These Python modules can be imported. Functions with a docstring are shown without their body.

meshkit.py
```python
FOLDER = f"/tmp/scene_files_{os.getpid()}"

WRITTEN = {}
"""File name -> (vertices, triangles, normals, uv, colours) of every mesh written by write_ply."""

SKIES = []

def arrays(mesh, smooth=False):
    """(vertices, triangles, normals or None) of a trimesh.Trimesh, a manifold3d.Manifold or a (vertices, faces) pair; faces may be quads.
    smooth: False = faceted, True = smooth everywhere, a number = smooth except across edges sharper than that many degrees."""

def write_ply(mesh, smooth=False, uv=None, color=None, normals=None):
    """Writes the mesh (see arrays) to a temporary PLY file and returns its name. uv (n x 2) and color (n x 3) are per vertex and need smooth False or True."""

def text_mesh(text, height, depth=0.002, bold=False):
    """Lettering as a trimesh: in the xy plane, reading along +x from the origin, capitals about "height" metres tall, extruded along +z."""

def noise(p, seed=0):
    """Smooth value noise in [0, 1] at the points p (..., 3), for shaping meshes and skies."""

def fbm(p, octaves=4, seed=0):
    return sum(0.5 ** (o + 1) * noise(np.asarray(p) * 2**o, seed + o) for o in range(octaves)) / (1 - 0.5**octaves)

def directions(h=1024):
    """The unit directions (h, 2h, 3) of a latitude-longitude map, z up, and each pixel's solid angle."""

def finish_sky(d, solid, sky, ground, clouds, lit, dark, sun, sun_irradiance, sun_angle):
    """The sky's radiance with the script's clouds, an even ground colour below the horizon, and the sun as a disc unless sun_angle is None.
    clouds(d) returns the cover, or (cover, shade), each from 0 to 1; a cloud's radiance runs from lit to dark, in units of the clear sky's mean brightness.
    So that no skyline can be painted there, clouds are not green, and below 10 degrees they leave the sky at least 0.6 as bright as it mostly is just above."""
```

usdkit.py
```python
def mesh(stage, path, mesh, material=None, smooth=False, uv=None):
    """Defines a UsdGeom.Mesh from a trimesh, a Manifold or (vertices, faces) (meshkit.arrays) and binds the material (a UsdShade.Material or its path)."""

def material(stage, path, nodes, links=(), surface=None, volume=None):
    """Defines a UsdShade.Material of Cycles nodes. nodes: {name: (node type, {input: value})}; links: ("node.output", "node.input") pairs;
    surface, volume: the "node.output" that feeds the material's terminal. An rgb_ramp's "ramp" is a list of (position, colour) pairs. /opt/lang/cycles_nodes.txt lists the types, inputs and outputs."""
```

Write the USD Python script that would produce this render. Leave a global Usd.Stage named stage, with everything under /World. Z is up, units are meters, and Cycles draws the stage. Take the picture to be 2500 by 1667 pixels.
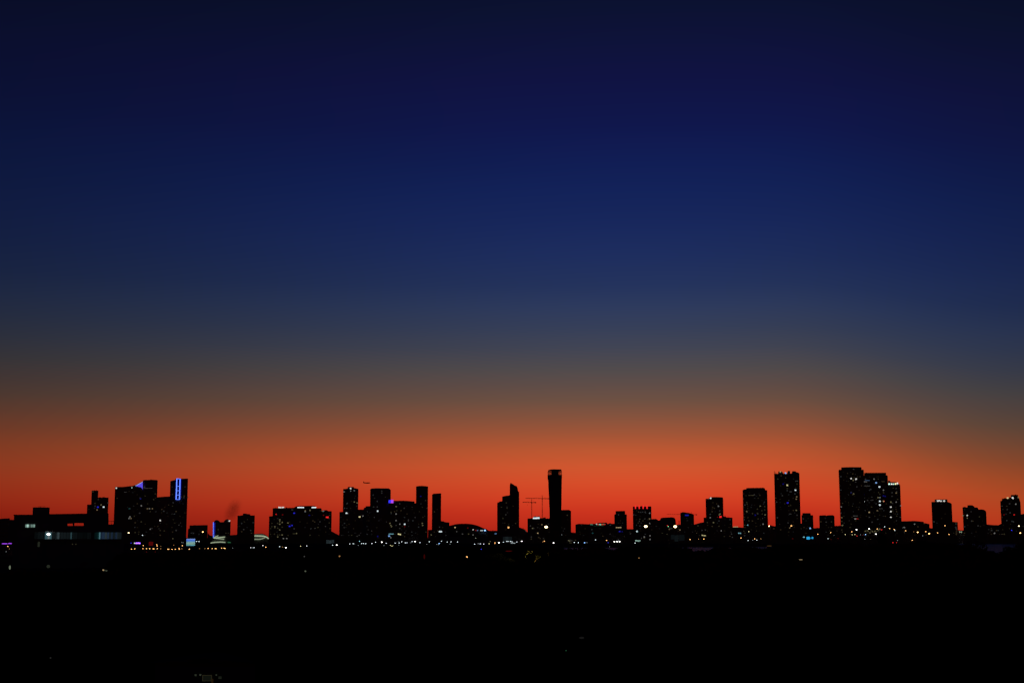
import math, random, re, numpy as np, trimesh, usdkit, meshkit
from shapely.geometry import Polygon
from pxr import Usd, UsdGeom, UsdLux, UsdShade, Gf, Vt, Sdf

stage = Usd.Stage.CreateInMemory()
UsdGeom.Xform.Define(stage, '/World')
UsdGeom.Scope.Define(stage, '/World/Looks')
L = '/World/Looks/'

# ---------------------------------------------------------------- camera
F = 3434.0                 # focal length in pixels of the 2500 px wide photograph
EYE = 18.0                 # camera height above the ground
HORIZON = 1312.0           # row of the true horizon
PITCH = math.atan((HORIZON - 833.5) / F)
cam = UsdGeom.Camera.Define(stage, '/World/camera')
cam.CreateHorizontalApertureAttr(36.0)
cam.CreateFocalLengthAttr(36.0 * F / 2500.0)
cam.CreateClippingRangeAttr(Gf.Vec2f(1.0, 200000.0))
cam.CreateExposureAttr(0.0)
cam.CreateFStopAttr(3.2); cam.CreateFocusDistanceAttr(20.0)      # the night shot is focused a little short of the skyline
cam.AddTranslateOp().Set(Gf.Vec3d(0, 0, EYE))
cam.AddRotateXOp().Set(90 + math.degrees(PITCH))

# ---------------------------------------------------------------- sky (the sun has set: no sun lamp)
SUN_AZ = math.atan((1545 - 1250) / F)          # clockwise from +y
STRENGTH = 0.1
def lin(c): return [((v / 255 + 0.055) / 1.055) ** 2.4 if v > 10 else v / 255 / 12.92 for v in c]
# twilight glow by height (row of the photograph above the point where the sun went down), sRGB
GLOW = [(1312, (170, 34, 23)), (1290, (186, 40, 25)), (1250, (203, 50, 30)), (1215, (213, 63, 36)), (1180, (214, 74, 41)),
        (1140, (206, 83, 46)), (1100, (187, 84, 48)), (1060, (160, 82, 53)), (1020, (134, 80, 58)), (980, (110, 78, 63)), (940, (94, 74, 68)),
        (900, (79, 72, 73)), (850, (63, 65, 80)), (800, (51, 59, 85)), (750, (42, 54, 89)), (700, (33, 47, 89)), (630, (26, 41, 90)),
        (550, (20, 35, 89)), (470, (15, 30, 86)), (400, (13, 25, 81)), (320, (13, 19, 74)), (200, (14, 15, 64)), (100, (12, 15, 54)), (20, (10, 15, 46)), (-200, (8, 11, 36)), (-900, (5, 7, 22))]
BASE = (.0016, .0025, .0082)     # what the clear twilight sky already gives
stops = []
for row, c in GLOW:
    el = PITCH + math.atan((833.5 - row) / F)
    stops.append((math.sin(el) / 0.5, [max(0., v - b * min(1., max(0., (1250 - row) / 190))) for v, b in zip(lin(c), BASE)]))
nodes = {
    "sky": ("sky_texture", {"sky_type": "single_scattering", "sun_disc": False, "sun_elevation": math.radians(-3.55), "sun_rotation": SUN_AZ,
                            "altitude": 0.0, "air_density": 1.0, "aerosol_density": 1.0, "ozone_density": 3.0}),
    "tc": ("texture_coordinate", {}),
    "xyz": ("separate_xyz", {}),
    # the glowing layer thins out towards the north (right)
    "thin": ("map_range", {"range_type": "smoothstep", "from_min": math.atan((1880 - 1250) / F) - SUN_AZ, "from_max": math.atan((2560 - 1250) / F) - SUN_AZ, "to_min": 0.0, "to_max": 0.024}),
    "zz": ("math", {"math_type": "add"}),
    "up": ("math", {"math_type": "multiply", "value2": 2.0, "use_clamp": True}),
    "ramp": ("rgb_ramp", {"ramp": stops}),
    # angle from the sunset point round the horizon
    "az": ("math", {"math_type": "arctan2"}),
    "rel": ("math", {"math_type": "subtract", "value2": SUN_AZ}),
    "q": ("math", {"math_type": "divide", "value2": math.radians(21.0)}),
    "q2": ("math", {"math_type": "power", "value2": 2.0}),
    "abs": ("math", {"math_type": "absolute"}),
    "q3": ("math", {"math_type": "add", "value2": 1.0}),
    "w": ("math", {"math_type": "divide", "value1": 0.98}),
    "wf": ("math", {"math_type": "add", "value2": 0.02}),
    "ws": ("math", {"math_type": "divide", "value2": STRENGTH}),
    # faint unevenness of the air
    "map": ("mapping", {"scale": (3.0, 3.0, 26.0)}),
    "n": ("noise_texture", {"scale": 1.0, "detail": 2.0, "roughness": 0.5}),
    "nr": ("map_range", {"from_min": 0.25, "from_max": 0.75, "to_min": 0.97, "to_max": 1.03}),
    "wn": ("math", {"math_type": "multiply"}),
    "glow": ("mix", {"mix_type": "multiply", "fac": 1.0}),
    "sum": ("mix", {"mix_type": "add", "fac": 1.0}),
    "bg": ("background_shader", {"strength": STRENGTH}),
}
usdkit.material(stage, L + 'twilight_sky', nodes, [
    ("tc.generated", "xyz.vector"), ("rel.value", "thin.value"), ("xyz.z", "zz.value1"), ("thin.result", "zz.value2"), ("zz.value", "up.value1"), ("up.value", "ramp.fac"),
    ("xyz.x", "az.value1"), ("xyz.y", "az.value2"), ("az.value", "rel.value1"), ("rel.value", "abs.value1"), ("abs.value", "q.value1"),
    ("q.value", "q2.value1"), ("q2.value", "q3.value1"), ("q3.value", "w.value2"), ("w.value", "wf.value1"), ("wf.value", "ws.value1"),
    ("tc.generated", "map.vector"), ("map.vector", "n.vector"), ("n.fac", "nr.value"), ("nr.result", "wn.value1"), ("ws.value", "wn.value2"),
    ("ramp.color", "glow.color1"), ("wn.value", "glow.color2"), ("sky.color", "sum.color1"), ("glow.color", "sum.color2"), ("sum.color", "bg.color")],
    surface="bg.background")
dome = UsdLux.DomeLight.Define(stage, '/World/sky')
UsdShade.MaterialBindingAPI.Apply(dome.GetPrim()).Bind(UsdShade.Material.Get(stage, L + 'twilight_sky'))
dome.GetPrim().SetCustomDataByKey('kind', 'structure')

# ---------------------------------------------------------------- helpers
CP, SP = math.cos(PITCH), math.sin(PITCH)
def at(px, py, Y):
    """The point at distance Y (along +y) on the line of sight through a place of the photograph."""
    a, b = (px - 1250.0) / F, -(py - 833.5) / F
    d = Y / (CP - SP * b)
    return a * d, Y, EYE + (SP + CP * b) * d
class Frame:
    """A thing at distance R that faces the viewer's side of the bay: its own x to the right, y away, z up."""
    def __init__(s, px, R):
        x, y, _ = at(px, 1312, R); s.phi, s.R = math.atan2(x, y), R
        s.loc = (R * math.sin(s.phi), R * math.cos(s.phi), 0.0); s.rz = -math.degrees(s.phi)
    def q(s, px, py):
        a, b = (px - 1250.0) / F, -(py - 833.5) / F
        fy, dz = CP - SP * b, SP + CP * b
        c, n = math.cos(s.phi), math.sin(s.phi)
        u, v = a * c - fy * n, a * n + fy * c
        return s.R * u / v, EYE + s.R * dz / v
def wide(px, Y): return px * Y / F
used = {}
def numbered(path):
    n = used.get(path, 0); used[path] = n + 1
    return path if n == 0 else f'{path}_{n:03d}'
def put(parent, name, mesh, mat, smooth=False, label=None, kind=None):
    p = numbered(f'{parent}/{name}')
    o = usdkit.mesh(stage, p, mesh, MATS[mat], smooth)
    if label: o.GetPrim().SetCustomDataByKey('label', label)
    if kind: o.GetPrim().SetCustomDataByKey('kind', kind)
    return p
def tag(path, label, cat, group=None, kind=None):
    o = stage.GetPrimAtPath(path)
    if label: o.SetCustomDataByKey('label', label)
    if cat: o.SetCustomDataByKey('category', cat)
    if group: o.SetCustomDataByKey('group', group)
    if kind: o.SetCustomDataByKey('kind', kind)
def thing(name, label, cat, loc=(0, 0, 0), group=None, rz=0.0):
    p = numbered('/World/' + name)
    x = UsdGeom.Xform.Define(stage, p)
    x.AddTranslateOp().Set(Gf.Vec3d(*map(float, loc)))
    if rz: x.AddRotateZOp().Set(float(rz))
    tag(p, label, cat, group)
    return p
def copy(src, loc, label, cat, group):
    p = numbered('/World/' + re.sub(r'_[0-9]{3}$', '', src.split('/')[2]))
    x = UsdGeom.Xform.Define(stage, p)
    x.AddTranslateOp().Set(Gf.Vec3d(*map(float, loc)))
    x.GetPrim().GetReferences().AddInternalReference(src)
    x.GetPrim().SetInstanceable(True)
    tag(p, label, cat, group)
    return p
BOXF = np.array([[0, 2, 1], [0, 3, 2], [4, 5, 6], [4, 6, 7], [0, 1, 5], [0, 5, 4], [1, 2, 6], [1, 6, 5], [2, 3, 7], [2, 7, 6], [3, 0, 4], [3, 4, 7]])
class MB:
    """Collects boxes, bars and meshes into one mesh."""
    def __init__(s): s.v, s.f, s.n = [], [], 0
    def add(s, v, f):
        s.v.append(np.asarray(v, float)); s.f.append(np.asarray(f) + s.n); s.n += len(v); return s
    def mesh(s, m): return s.add(m.vertices, m.faces)
    def box(s, x0, x1, y0, y1, z0, z1):
        return s.add([[x0, y0, z0], [x1, y0, z0], [x1, y1, z0], [x0, y1, z0], [x0, y0, z1], [x1, y0, z1], [x1, y1, z1], [x0, y1, z1]], BOXF)
    def bar(s, a, b, r, r2=None, n=4):
        a, b = np.asarray(a, float), np.asarray(b, float); r2 = r if r2 is None else r2
        d = b - a; d = d / np.linalg.norm(d)
        u = np.cross(d, [0, 0, 1.0] if abs(d[2]) < .9 else [1.0, 0, 0]); u /= np.linalg.norm(u); w = np.cross(d, u)
        t = np.arange(n) * 2 * math.pi / n + math.pi / n
        ring = np.outer(np.cos(t), u) + np.outer(np.sin(t), w)
        v = np.vstack([a + ring * r, b + ring * r2])
        f = [[i, (i + 1) % n, n + (i + 1) % n] for i in range(n)] + [[i, n + (i + 1) % n, n + i] for i in range(n)]
        f += [[0, i + 1, i] for i in range(1, n - 1)] + [[n, n + i, n + i + 1] for i in range(1, n - 1)]
        return s.add(v, np.array(f)[:, ::-1])
    def out(s): return np.vstack(s.v), np.vstack(s.f)
def prism(poly, y0, y1):
    """A profile in (x, z) made solid from y0 to y1."""
    m = trimesh.creation.extrude_polygon(poly, y1 - y0, engine='earcut')
    v = np.array(m.vertices)[:, [0, 2, 1]]; v[:, 1] += y0
    return v, np.array(m.faces)[:, ::-1]

# ---------------------------------------------------------------- materials
MATS = {}
def plain(name, c, rough=.7, metal=0., vary=.35, scale=.12, spec=.12):
    MATS[name] = usdkit.material(stage, L + name, {
        "g": ("geometry", {}), "n": ("noise_texture", {"scale": scale, "detail": 4.0}),
        "r": ("rgb_ramp", {"ramp": [(0.25, [v * (1 - vary) for v in c]), (0.75, [min(1, v * (1 + vary)) for v in c])]}),
        "p": ("principled_bsdf", {"roughness": rough, "metallic": metal, "specular_ior_level": spec})},
        [("g.position", "n.vector"), ("n.fac", "r.fac"), ("r.color", "p.base_color")], surface="p.BSDF")
plain('concrete', (.36, .355, .345)); plain('pale_render', (.42, .41, .39)); plain('dark_cladding', (.12, .12, .125), .5)
plain('roofing', (.1, .097, .093), .95, spec=0.); plain('slab_edge', (.42, .41, .4)); plain('steel', (.2, .2, .2), .5, .3)
plain('crane_paint', (.35, .2, .06), .6); plain('lamp_post', (.16, .16, .16), .5, .5); plain('car_paint', (.06, .06, .065), .35)
plain('rubber', (.02, .02, .02), .9); plain('aircraft_skin', (.16, .16, .165), .4); plain('bark', (.09, .07, .05), .9, scale=1.5)
plain('ground_soil', (.055, .06, .045), .95, scale=.02, spec=0.); plain('roof_membrane', (.4, .4, .37), .7)
MATS['dark_glass'] = usdkit.material(stage, L + 'dark_glass', {"p": ("principled_bsdf", {"base_color": (.02, .024, .028), "roughness": .12, "specular_ior_level": .9})}, surface="p.BSDF")
for i, c in enumerate([(.045, .07, .03), (.06, .075, .035), (.035, .055, .028)]):
    MATS[f'leaf_{i}'] = usdkit.material(stage, L + f'foliage_{"abc"[i]}', {
        "o": ("geometry", {}), "r": ("rgb_ramp", {"ramp": [(0., [v * .6 for v in c]), (1., [v * 1.4 for v in c])]}),
        "d": ("diffuse_bsdf", {}), "t": ("translucent_bsdf", {}), "m": ("mix_closure", {"fac": .35})},
        [("o.random_per_island", "r.fac"), ("r.color", "d.color"), ("r.color", "t.color"), ("d.BSDF", "m.closure1"), ("t.BSDF", "m.closure2")], surface="m.closure")
MATS['water'] = usdkit.material(stage, L + 'bay_water', {
    "g": ("geometry", {}), "m": ("mapping", {"scale": (.25, .6, 1)}), "n": ("noise_texture", {"scale": .5, "detail": 5.0, "roughness": .6}),
    "b": ("bump", {"strength": 1.0, "distance": 3.0}), "p": ("principled_bsdf", {"base_color": (.01, .016, .025), "roughness": .4, "ior": 1.33, "specular_ior_level": .6})},
    [("g.position", "m.vector"), ("m.vector", "n.vector"), ("n.fac", "b.height"), ("b.normal", "p.normal")], surface="p.BSDF")
COL = {'white': (1, .97, .92), 'cool': (.82, .95, 1), 'warm': (1, .72, .36), 'yellow': (.95, .85, .42), 'orange': (1, .5, .16), 'cyan': (.35, .85, 1), 'teal': (.12, .75, .8),
       'blue': (.04, .04, 1), 'neon': (.1, .2, 1), 'indigo': (.13, .09, .95), 'sky': (.25, .5, 1), 'violet': (.42, .07, 1), 'red': (1, .025, .025), 'mint': (.62, 1, .86), 'green': (.2, 1, .45), 'purple': (.3, .1, 1), 'olive': (.75, .9, .6), 'azure': (.03, .5, 1), 'slate': (.5, .75, .85)}
def glow(colour, e):
    k = f'glow_{colour}_{int(round(e * 10000)):06d}'
    if k not in MATS:
        MATS[k] = usdkit.material(stage, L + k, {"e": ("emission", {"color": COL[colour], "strength": float(e)})}, surface="e.emission")
    return k

# ---------------------------------------------------------------- ground and water
def sheet(poly, z):
    v, f = trimesh.creation.triangulate_polygon(poly, engine='earcut')
    v = np.column_stack([v, np.full(len(v), z)])
    a = v[f]; up = np.cross(a[:, 1] - a[:, 0], a[:, 2] - a[:, 0])[:, 2] < 0
    f = np.array(f); f[up] = f[up][:, ::-1]
    return v, f
put('/World', 'ground', sheet(Polygon([(-90000, -3000), (90000, -3000), (90000, 120000), (-90000, 120000)]), 0.0), 'ground_soil')
tag('/World/ground', None, None, kind='structure')
def gx(px, Y): return (px - 1250) / F * Y / CP * .985
far_bay = Polygon([(gx(2310, 3300), 3300), (gx(2700, 3300), 3300), (gx(3000, 4400), 4400), (gx(2340, 4400), 4400)])
ponds = [Polygon([(gx(a - 8, yn), yn), (gx(b + 4, yn), yn), (gx(b + 10, yf), yf), (gx(a - 2, yf), yf)]) for a, b, yn, yf in
         ((1378, 1434, 1720, 2560), (1475, 1512, 1900, 2600), (1666, 1744, 1680, 2680), (1766, 1792, 1700, 2500), (1832, 1892, 2000, 2800), (2090, 2124, 2100, 2700))]
inlet = Polygon([(gx(2385, 1150), 1150), (gx(2440, 1150), 1150), (gx(2540, 1900), 1900), (gx(2700, 3350), 3350), (gx(2300, 3350), 3350), (gx(2330, 1900), 1900)])
bay = far_bay.union(inlet)
for p_ in ponds: bay = bay.union(p_)
bay = bay
if bay.geom_type != 'Polygon':
    pieces = list(bay.geoms)
else:
    pieces = [bay]
wv = MB()
for g in pieces: wv.add(*sheet(g, .02))
put('/World', 'water', wv.out(), 'water'); tag('/World/water', None, None, kind='structure')

# ---------------------------------------------------------------- buildings
CODE = {  # code: colour, strength, width and height in photograph pixels
    'W': ('white', .85, 3.4, 3), 'w': ('white', .18, 3, 2.6), 'd': ('white', .032, 3, 2.6), 'g': ('white', .011, 3.4, 2.8), 'y': ('yellow', .15, 3, 2.6), 'Y': ('yellow', .9, 4, 3),
    'x': ('yellow', .032, 3, 2.6), 'o': ('warm', .5, 3, 2.6), 'b': ('blue', .6, 4, 3), 'B': ('sky', 1.1, 3.6, 3.2), 'k': ('blue', .14, 3.4, 2.8), 'c': ('cyan', .5, 3, 2.6), 'C': ('cool', 1.1, 4, 3.4),
    'r': ('red', .6, 3, 3), 'R': ('red', 1.2, 6, 4), 'm': ('mint', .6, 3, 2.6), 't': ('teal', .08, 4, 2.6), 'O': ('orange', 1.6, 4, 4), 'q': ('red', .12, 3, 2.6)}
SHORE = 'high-rises along the far shore'
REFS = []          # (px from, px to, words) for naming the lamps
rng = random.Random(11)
def parse_blocks(s):
    out = []
    for b in s.split('|'):
        b = b.strip(); flags = ''
        while b and b[0] in '~^#': flags += b[0]; b = b[1:]
        out.append(([tuple(map(float, q.split(','))) for q in b.split()], flags))
    return out
def building(name, label, ref, blocks, lights='', n=10, Y=4560, depth=None, strips=(), wall='concrete', cat=None, floors=3.5, group=None, pal='dddxgggg'):
    blocks = parse_blocks(blocks)
    xs = [p[0] for b, _ in blocks for p in b]
    fr = Frame((min(xs) + max(xs)) / 2, Y); q_ = fr.q
    root = thing(name, label, cat or ('tower' if 'tower' in name else 'building'), fr.loc, group, fr.rz)
    if ref: REFS.append((min(xs), max(xs), ref))
    slabs, panes, done = MB(), MB(), []
    for i, (pts, flags) in enumerate(blocks):
        y0 = 1.6 * i
        P = [q_(px, py) for px, py in pts]
        x0, x1 = P[0][0], P[-1][0]
        low, high = min(p[1] for p in P), max(p[1] for p in P)
        dep = depth or min(60, max(18, (x1 - x0) * .8))
        base, crown = 0.0, False
        for (a0, a1, alow, ady) in done:            # a crown stands on the block below it
            if x0 >= a0 - .01 and x1 <= a1 + .01 and high > alow:
                base, crown = max(base, alow - 1.0), True; dep = min(dep, ady - 3.2)
        poly = Polygon([(x0, base)] + P + [(x1, base)])
        if not poly.is_valid or poly.area < .5: raise ValueError(label + str(pts))
        dep = max(dep, 3.0)
        nm = 'crown' if crown else 'wall'
        put(root, nm, prism(poly, y0, y0 + dep), wall)
        done.append((x0, x1, low, dep))
        W = x1 - x0
        if '#' in flags: continue
        if W > 7 and low - base > 8:
            proud = 1.3 if '~' in flags else .38
            z = base + floors
            while z < low - .6:
                slabs.box(x0 - proud, x1 + proud, y0 - proud, y0 + dep + .3, z - .22, z + .16)
                z += floors
            z = base + .5
            step = 3.3
            k = int((W - 1) / step)
            if k >= 1:
                off = (W - k * step) / 2
                while z < low - floors:
                    for j in range(k):
                        a = x0 + off + j * step + .4
                        panes.add([[a, y0 - .04, z + .5], [a + step - .8, y0 - .04, z + .5], [a + step - .8, y0 - .04, z + 2.5], [a, y0 - .04, z + 2.5]], [[0, 1, 2], [0, 2, 3]])
                    for sx in (x0 - .04, x1 + .04):
                        for j in range(int(dep / 6)):
                            a = y0 + 2 + j * 6
                            panes.add([[sx, a, z + .5], [sx, a + 3, z + .5], [sx, a + 3, z + 2.5], [sx, a, z + 2.5]], [[0, 1, 2], [0, 2, 3]] if sx > 0 else [[0, 2, 1], [0, 3, 2]])
                    z += floors
        if W > 20 and abs(P[0][1] - P[-1][1]) < 6 and len(pts) == 2 and not crown:
            for j in range(rng.randint(1, 3)):      # plant on the roof
                a = x0 + W * rng.uniform(.12, .7); w_ = W * rng.uniform(.06, .16)
                put(root, 'roof_unit', MB().box(a, a + w_, y0 + dep * .3, y0 + dep * .6, low - .3, low + rng.uniform(1.0, 2.4)).out(), 'roofing')
    if slabs.n: put(root, 'floor_edge', slabs.out(), 'slab_edge', kind='stuff')
    if panes.n: put(root, 'dark_pane', panes.out(), 'dark_glass', kind='stuff')
    def front(px, py):
        best = None
        for i, (pts, _) in enumerate(blocks):
            if pts[0][0] - 1 <= px <= pts[-1][0] + 1 and py > min(p[1] for p in pts) - 4:
                best = 1.6 * i if best is None else min(best, 1.6 * i)
        return best or 0.0
    def panel(px, py, w, h, mat, nm='window'):
        x, z = q_(px, py)
        w, h = wide(w, Y) / 2, wide(h, Y) / 2
        fy = front(px, py)
        put(root, nm, MB().box(x - w, x + w, fy - .3, fy - .06, z - h, z + h).out(), mat)
    taken = []
    for item in lights.split():
        code, rest = item.split(':')
        for q in rest.split(';'):
            px, py = map(float, q.split(','))
            c, e, w, h = CODE[code]
            if code in 'wd': c = rng.choice(['white', 'white', 'cool', 'yellow', 'warm'])
            panel(px, py, w * rng.uniform(.85, 1.1), h * rng.uniform(.9, 1.1), glow(c, round(e * .82, 4))); taken.append((px, py))
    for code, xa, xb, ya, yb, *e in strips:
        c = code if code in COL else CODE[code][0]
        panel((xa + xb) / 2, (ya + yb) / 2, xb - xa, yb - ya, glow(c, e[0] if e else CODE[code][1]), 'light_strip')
    tries = 0
    while n > 0 and tries < 400:                   # the many dim windows
        tries += 1
        pts, flags = rng.choice(blocks)
        if pts[-1][0] - pts[0][0] < 7: continue
        px = rng.uniform(pts[0][0] + 3, pts[-1][0] - 3); top = max(p[1] for p in pts) + 5
        if top > 1300: continue
        py = top + (1308 - top) * rng.random() ** .9
        py = round(py / 2.75) * 2.75
        if any(abs(px - a) < 4 and abs(py - b) < 4 for a, b in taken): continue
        c, e, w, h = CODE[rng.choice(pal)]
        if c == 'white': c = rng.choice(['white', 'yellow', 'warm', 'cool', 'warm'])
        panel(px, py, w * rng.uniform(.6, 1.1), h * rng.uniform(.7, 1), glow(c, round(e * rng.choice([.4, .65, .95]), 4)))
        taken.append((px, py)); n -= 1
    return root, q_

def BT(*a, **k): k.setdefault('group', SHORE); return building('apartment_tower', *a, **k)
def LB(label, ref, blocks, lights='', n=4, **k): return building('low_building', label, ref, blocks, lights, n, group='low blocks between the high-rises', **k)

BT('dark stepped tower with a slim chimney-like left block, behind the flat-roofed building', 'the tower behind the flat-roofed building',
   '226,1214 265,1214 | 224,1197 240,1197 | 213,1231 226,1231', 'd:227,1200;232,1228;240,1219;264,1227;232,1235 y:247,1232 b:239,1237.5 C:253,1237 w:237,1244', 5, Y=4800)
r, q = BT('massive dark twin slab tower with violet lit triangle between its roofs', 'the slab tower with violet triangle',
   '281,1188 300,1188 318,1186 331,1186 345,1184 | 320,1187 333,1182 345,1176 349,1175.5 | 349,1172 352,1171 366,1171 368,1170 385,1171.5',
   'W:284,1191 m:322,1190 w:317,1261;315,1265;320,1265;345,1234;360,1241;365,1241;372,1241;367,1291 d:317,1241;330,1275;330,1299;364,1241;341,1252;371,1289;379,1205;375,1219;342,1215 k:343,1217 t:316,1241',
   34, Y=4600, strips=[('d', 351, 362, 1190.6, 1192.2), ('d', 364, 372, 1190.6, 1192.2), ('d', 303, 309, 1200.3, 1201.5)])
put(r, 'lit_gable', prism(Polygon([q(331, 1186), q(348.5, 1176), q(348.5, 1194.5), q(345, 1189)]), -.9, -.5), glow('indigo', .8))
a, b = q(331, 1185.6), q(348.5, 1175.6)
put(r, 'gable_light', MB().bar((a[0], -1.2, a[1]), (b[0], -1.2, b[1]), .6).out(), glow('cool', .8))
BT('lower dark infill tower between the slab tower and the neon tower', 'the infill tower beside the neon tower',
   '382,1213.4 398,1212 418,1211', 'W:391,1270 d:395,1243;400,1247;391,1294;391,1306', 12, Y=4750)
r, q = BT('tall dark tower with a ladder-shaped blue neon frame near its top', 'the blue neon frame tower',
   '416,1174 424,1172 430,1171 | 430,1168.5 459,1167.5', 'd:421,1206;449,1214;458,1214;430,1248;430,1294;437,1281', 22, Y=4660)
for k, (xa, xb, ya, yb) in enumerate([(430.4, 431.3, 1168, 1219), (438.4, 439.3, 1168, 1219)]):
    p0, p1 = q(xa, ya), q(xb, yb)
    put(r, 'neon_tube', MB().box(p0[0], p1[0], -1.6, -1.0, p1[1], p0[1]).out(), glow('neon', 1.7))
for yy in (1168.3, 1186.5, 1197.3, 1207.8, 1218.8):
    p0, p1 = q(431.4, yy - .55), q(438.3, yy + .55)
    put(r, 'neon_tube', MB().box(p0[0], p1[0], -1.6, -1.0, p1[1], p0[1]).out(), glow('neon', 1.6))
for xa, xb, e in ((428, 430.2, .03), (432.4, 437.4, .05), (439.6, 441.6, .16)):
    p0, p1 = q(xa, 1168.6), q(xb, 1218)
    put(r, 'painted_neon_glow', MB().box(p0[0], p1[0], -.9, -.5, p1[1], p0[1]).out(), glow('blue', e))  # emissive panels standing in for the blue neon light on the wall
LB('low dark block with orange lamp, right of the blue neon tower', 'the low block right of the neon tower',
   '463,1282 507,1281 | 459,1290 463,1290', 'd:472,1301', 5, Y=4700)
LB('sloping low roof between the low block and the arched block', None, '507,1300 512,1306 524,1310', '', 0, Y=4760)
r, q = building('apartment_block', 'arched-roof block edged by vertical string of blue lights', 'the arched-roof block with blue edge',
   '520,1274 563,1274 | 522,1273.8 525,1270 530,1268.5 535,1271 537,1273.8 | 546,1273.8 549,1269 554,1266.6 559,1268 563,1273.8', 'W:560,1271', 5, Y=4640, cat='building')
for k in range(13):
    yy = 1275.5 + k * 2.95
    p0, p1 = q(520.2, yy - 1), q(522, yy + 1)
    put(r, 'neon_tube', MB().box(p0[0], p1[0], -1.2, -.5, p1[1], p0[1]).out(), glow('neon', 1.6))
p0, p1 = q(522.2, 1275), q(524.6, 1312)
put(r, 'painted_neon_glow', MB().box(p0[0], p1[0], -.5, -.2, p1[1], p0[1]).out(), glow('blue', .22))  # spill of the edge neon on the facade, put in as emission
BT('plain dark tower with overhanging roof in front of the white-lit arena', 'the plain tower before the arena',
   '580,1258 622,1257.5 | ^593,1257.8 593,1253 600,1253 604,1254 611,1254.5 611,1257.8', 'd:590,1277;595,1292;618,1275;590,1297;612,1294', 5, Y=4500)
LB('low dark roofs between the arched block and the plain tower', None, '560,1309 580,1309', 'd:571,1311;574,1311', 0, Y=4700)
BT('wide dark block with white roof light bars and red and blue lights', 'the wide block with roof bars',
   '666,1240 695,1239.5 | 657,1260 666,1259 | 695,1239.4 718,1239 | 718,1238.6 722,1236 727,1234.8 760,1234 768,1234.5 772,1237 | 772,1240 785,1240 | 785,1245 800,1244.5 | 800,1247 810,1247',
   'W:681,1238;684.3,1238.4;689,1238.2;692,1238 w:757,1245;787,1247;790,1247;745,1246;692,1314;700,1314;745,1248 b:718,1252 b:707,1284;713,1282 r:674,1255 q:690,1256;790,1257 R:799,1262 y:683,1268;683,1272;689,1274.5;683,1279;671,1285;683,1293;689,1305;703,1276;724,1301.5;678,1310 x:678,1277;664,1277;678,1288.5;689,1286;670,1303;678,1305;683,1305;664,1285;671,1288;716,1302;720,1302 d:764,1270.5;781,1273;718,1290;757,1306;759,1290;769,1289 k:755,1257',
   34, Y=4580, strips=[('cool', 726, 742, 1236.9, 1239.5, 1.0), ('cool', 761, 772, 1236.9, 1239.5, 1.0), ('d', 711, 716, 1243, 1244.6)])
LB('low sloping dark roof between the wide block and the left crowned tower', None, '803,1297 811,1297 818,1301 828,1306', '', 0, Y=4700)
LB('small low building with painted faint grey light on its front, right of the wide block', 'the front with painted grey light', '795,1316 817,1316', '', 0, Y=4480,
   strips=[('slate', 796.5, 803, 1317.5, 1326, .03), ('slate', 803.6, 809, 1318.4, 1327, .04), ('slate', 809.6, 815.6, 1317.2, 1325, .032)])  # the strips glow in place of light falling on the wall
BT('dark tower with small raised crown, leftmost of the central towers', 'the small-crowned tower',
   '838,1193 875,1193 | 849,1188 864,1188 | 864,1190.5 874,1192.5', 'W:856,1192 w:856,1198;865,1197;840,1200 y:865,1225;872,1227 d:847,1229;841,1240;848,1228', 18, Y=4700)
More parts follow.
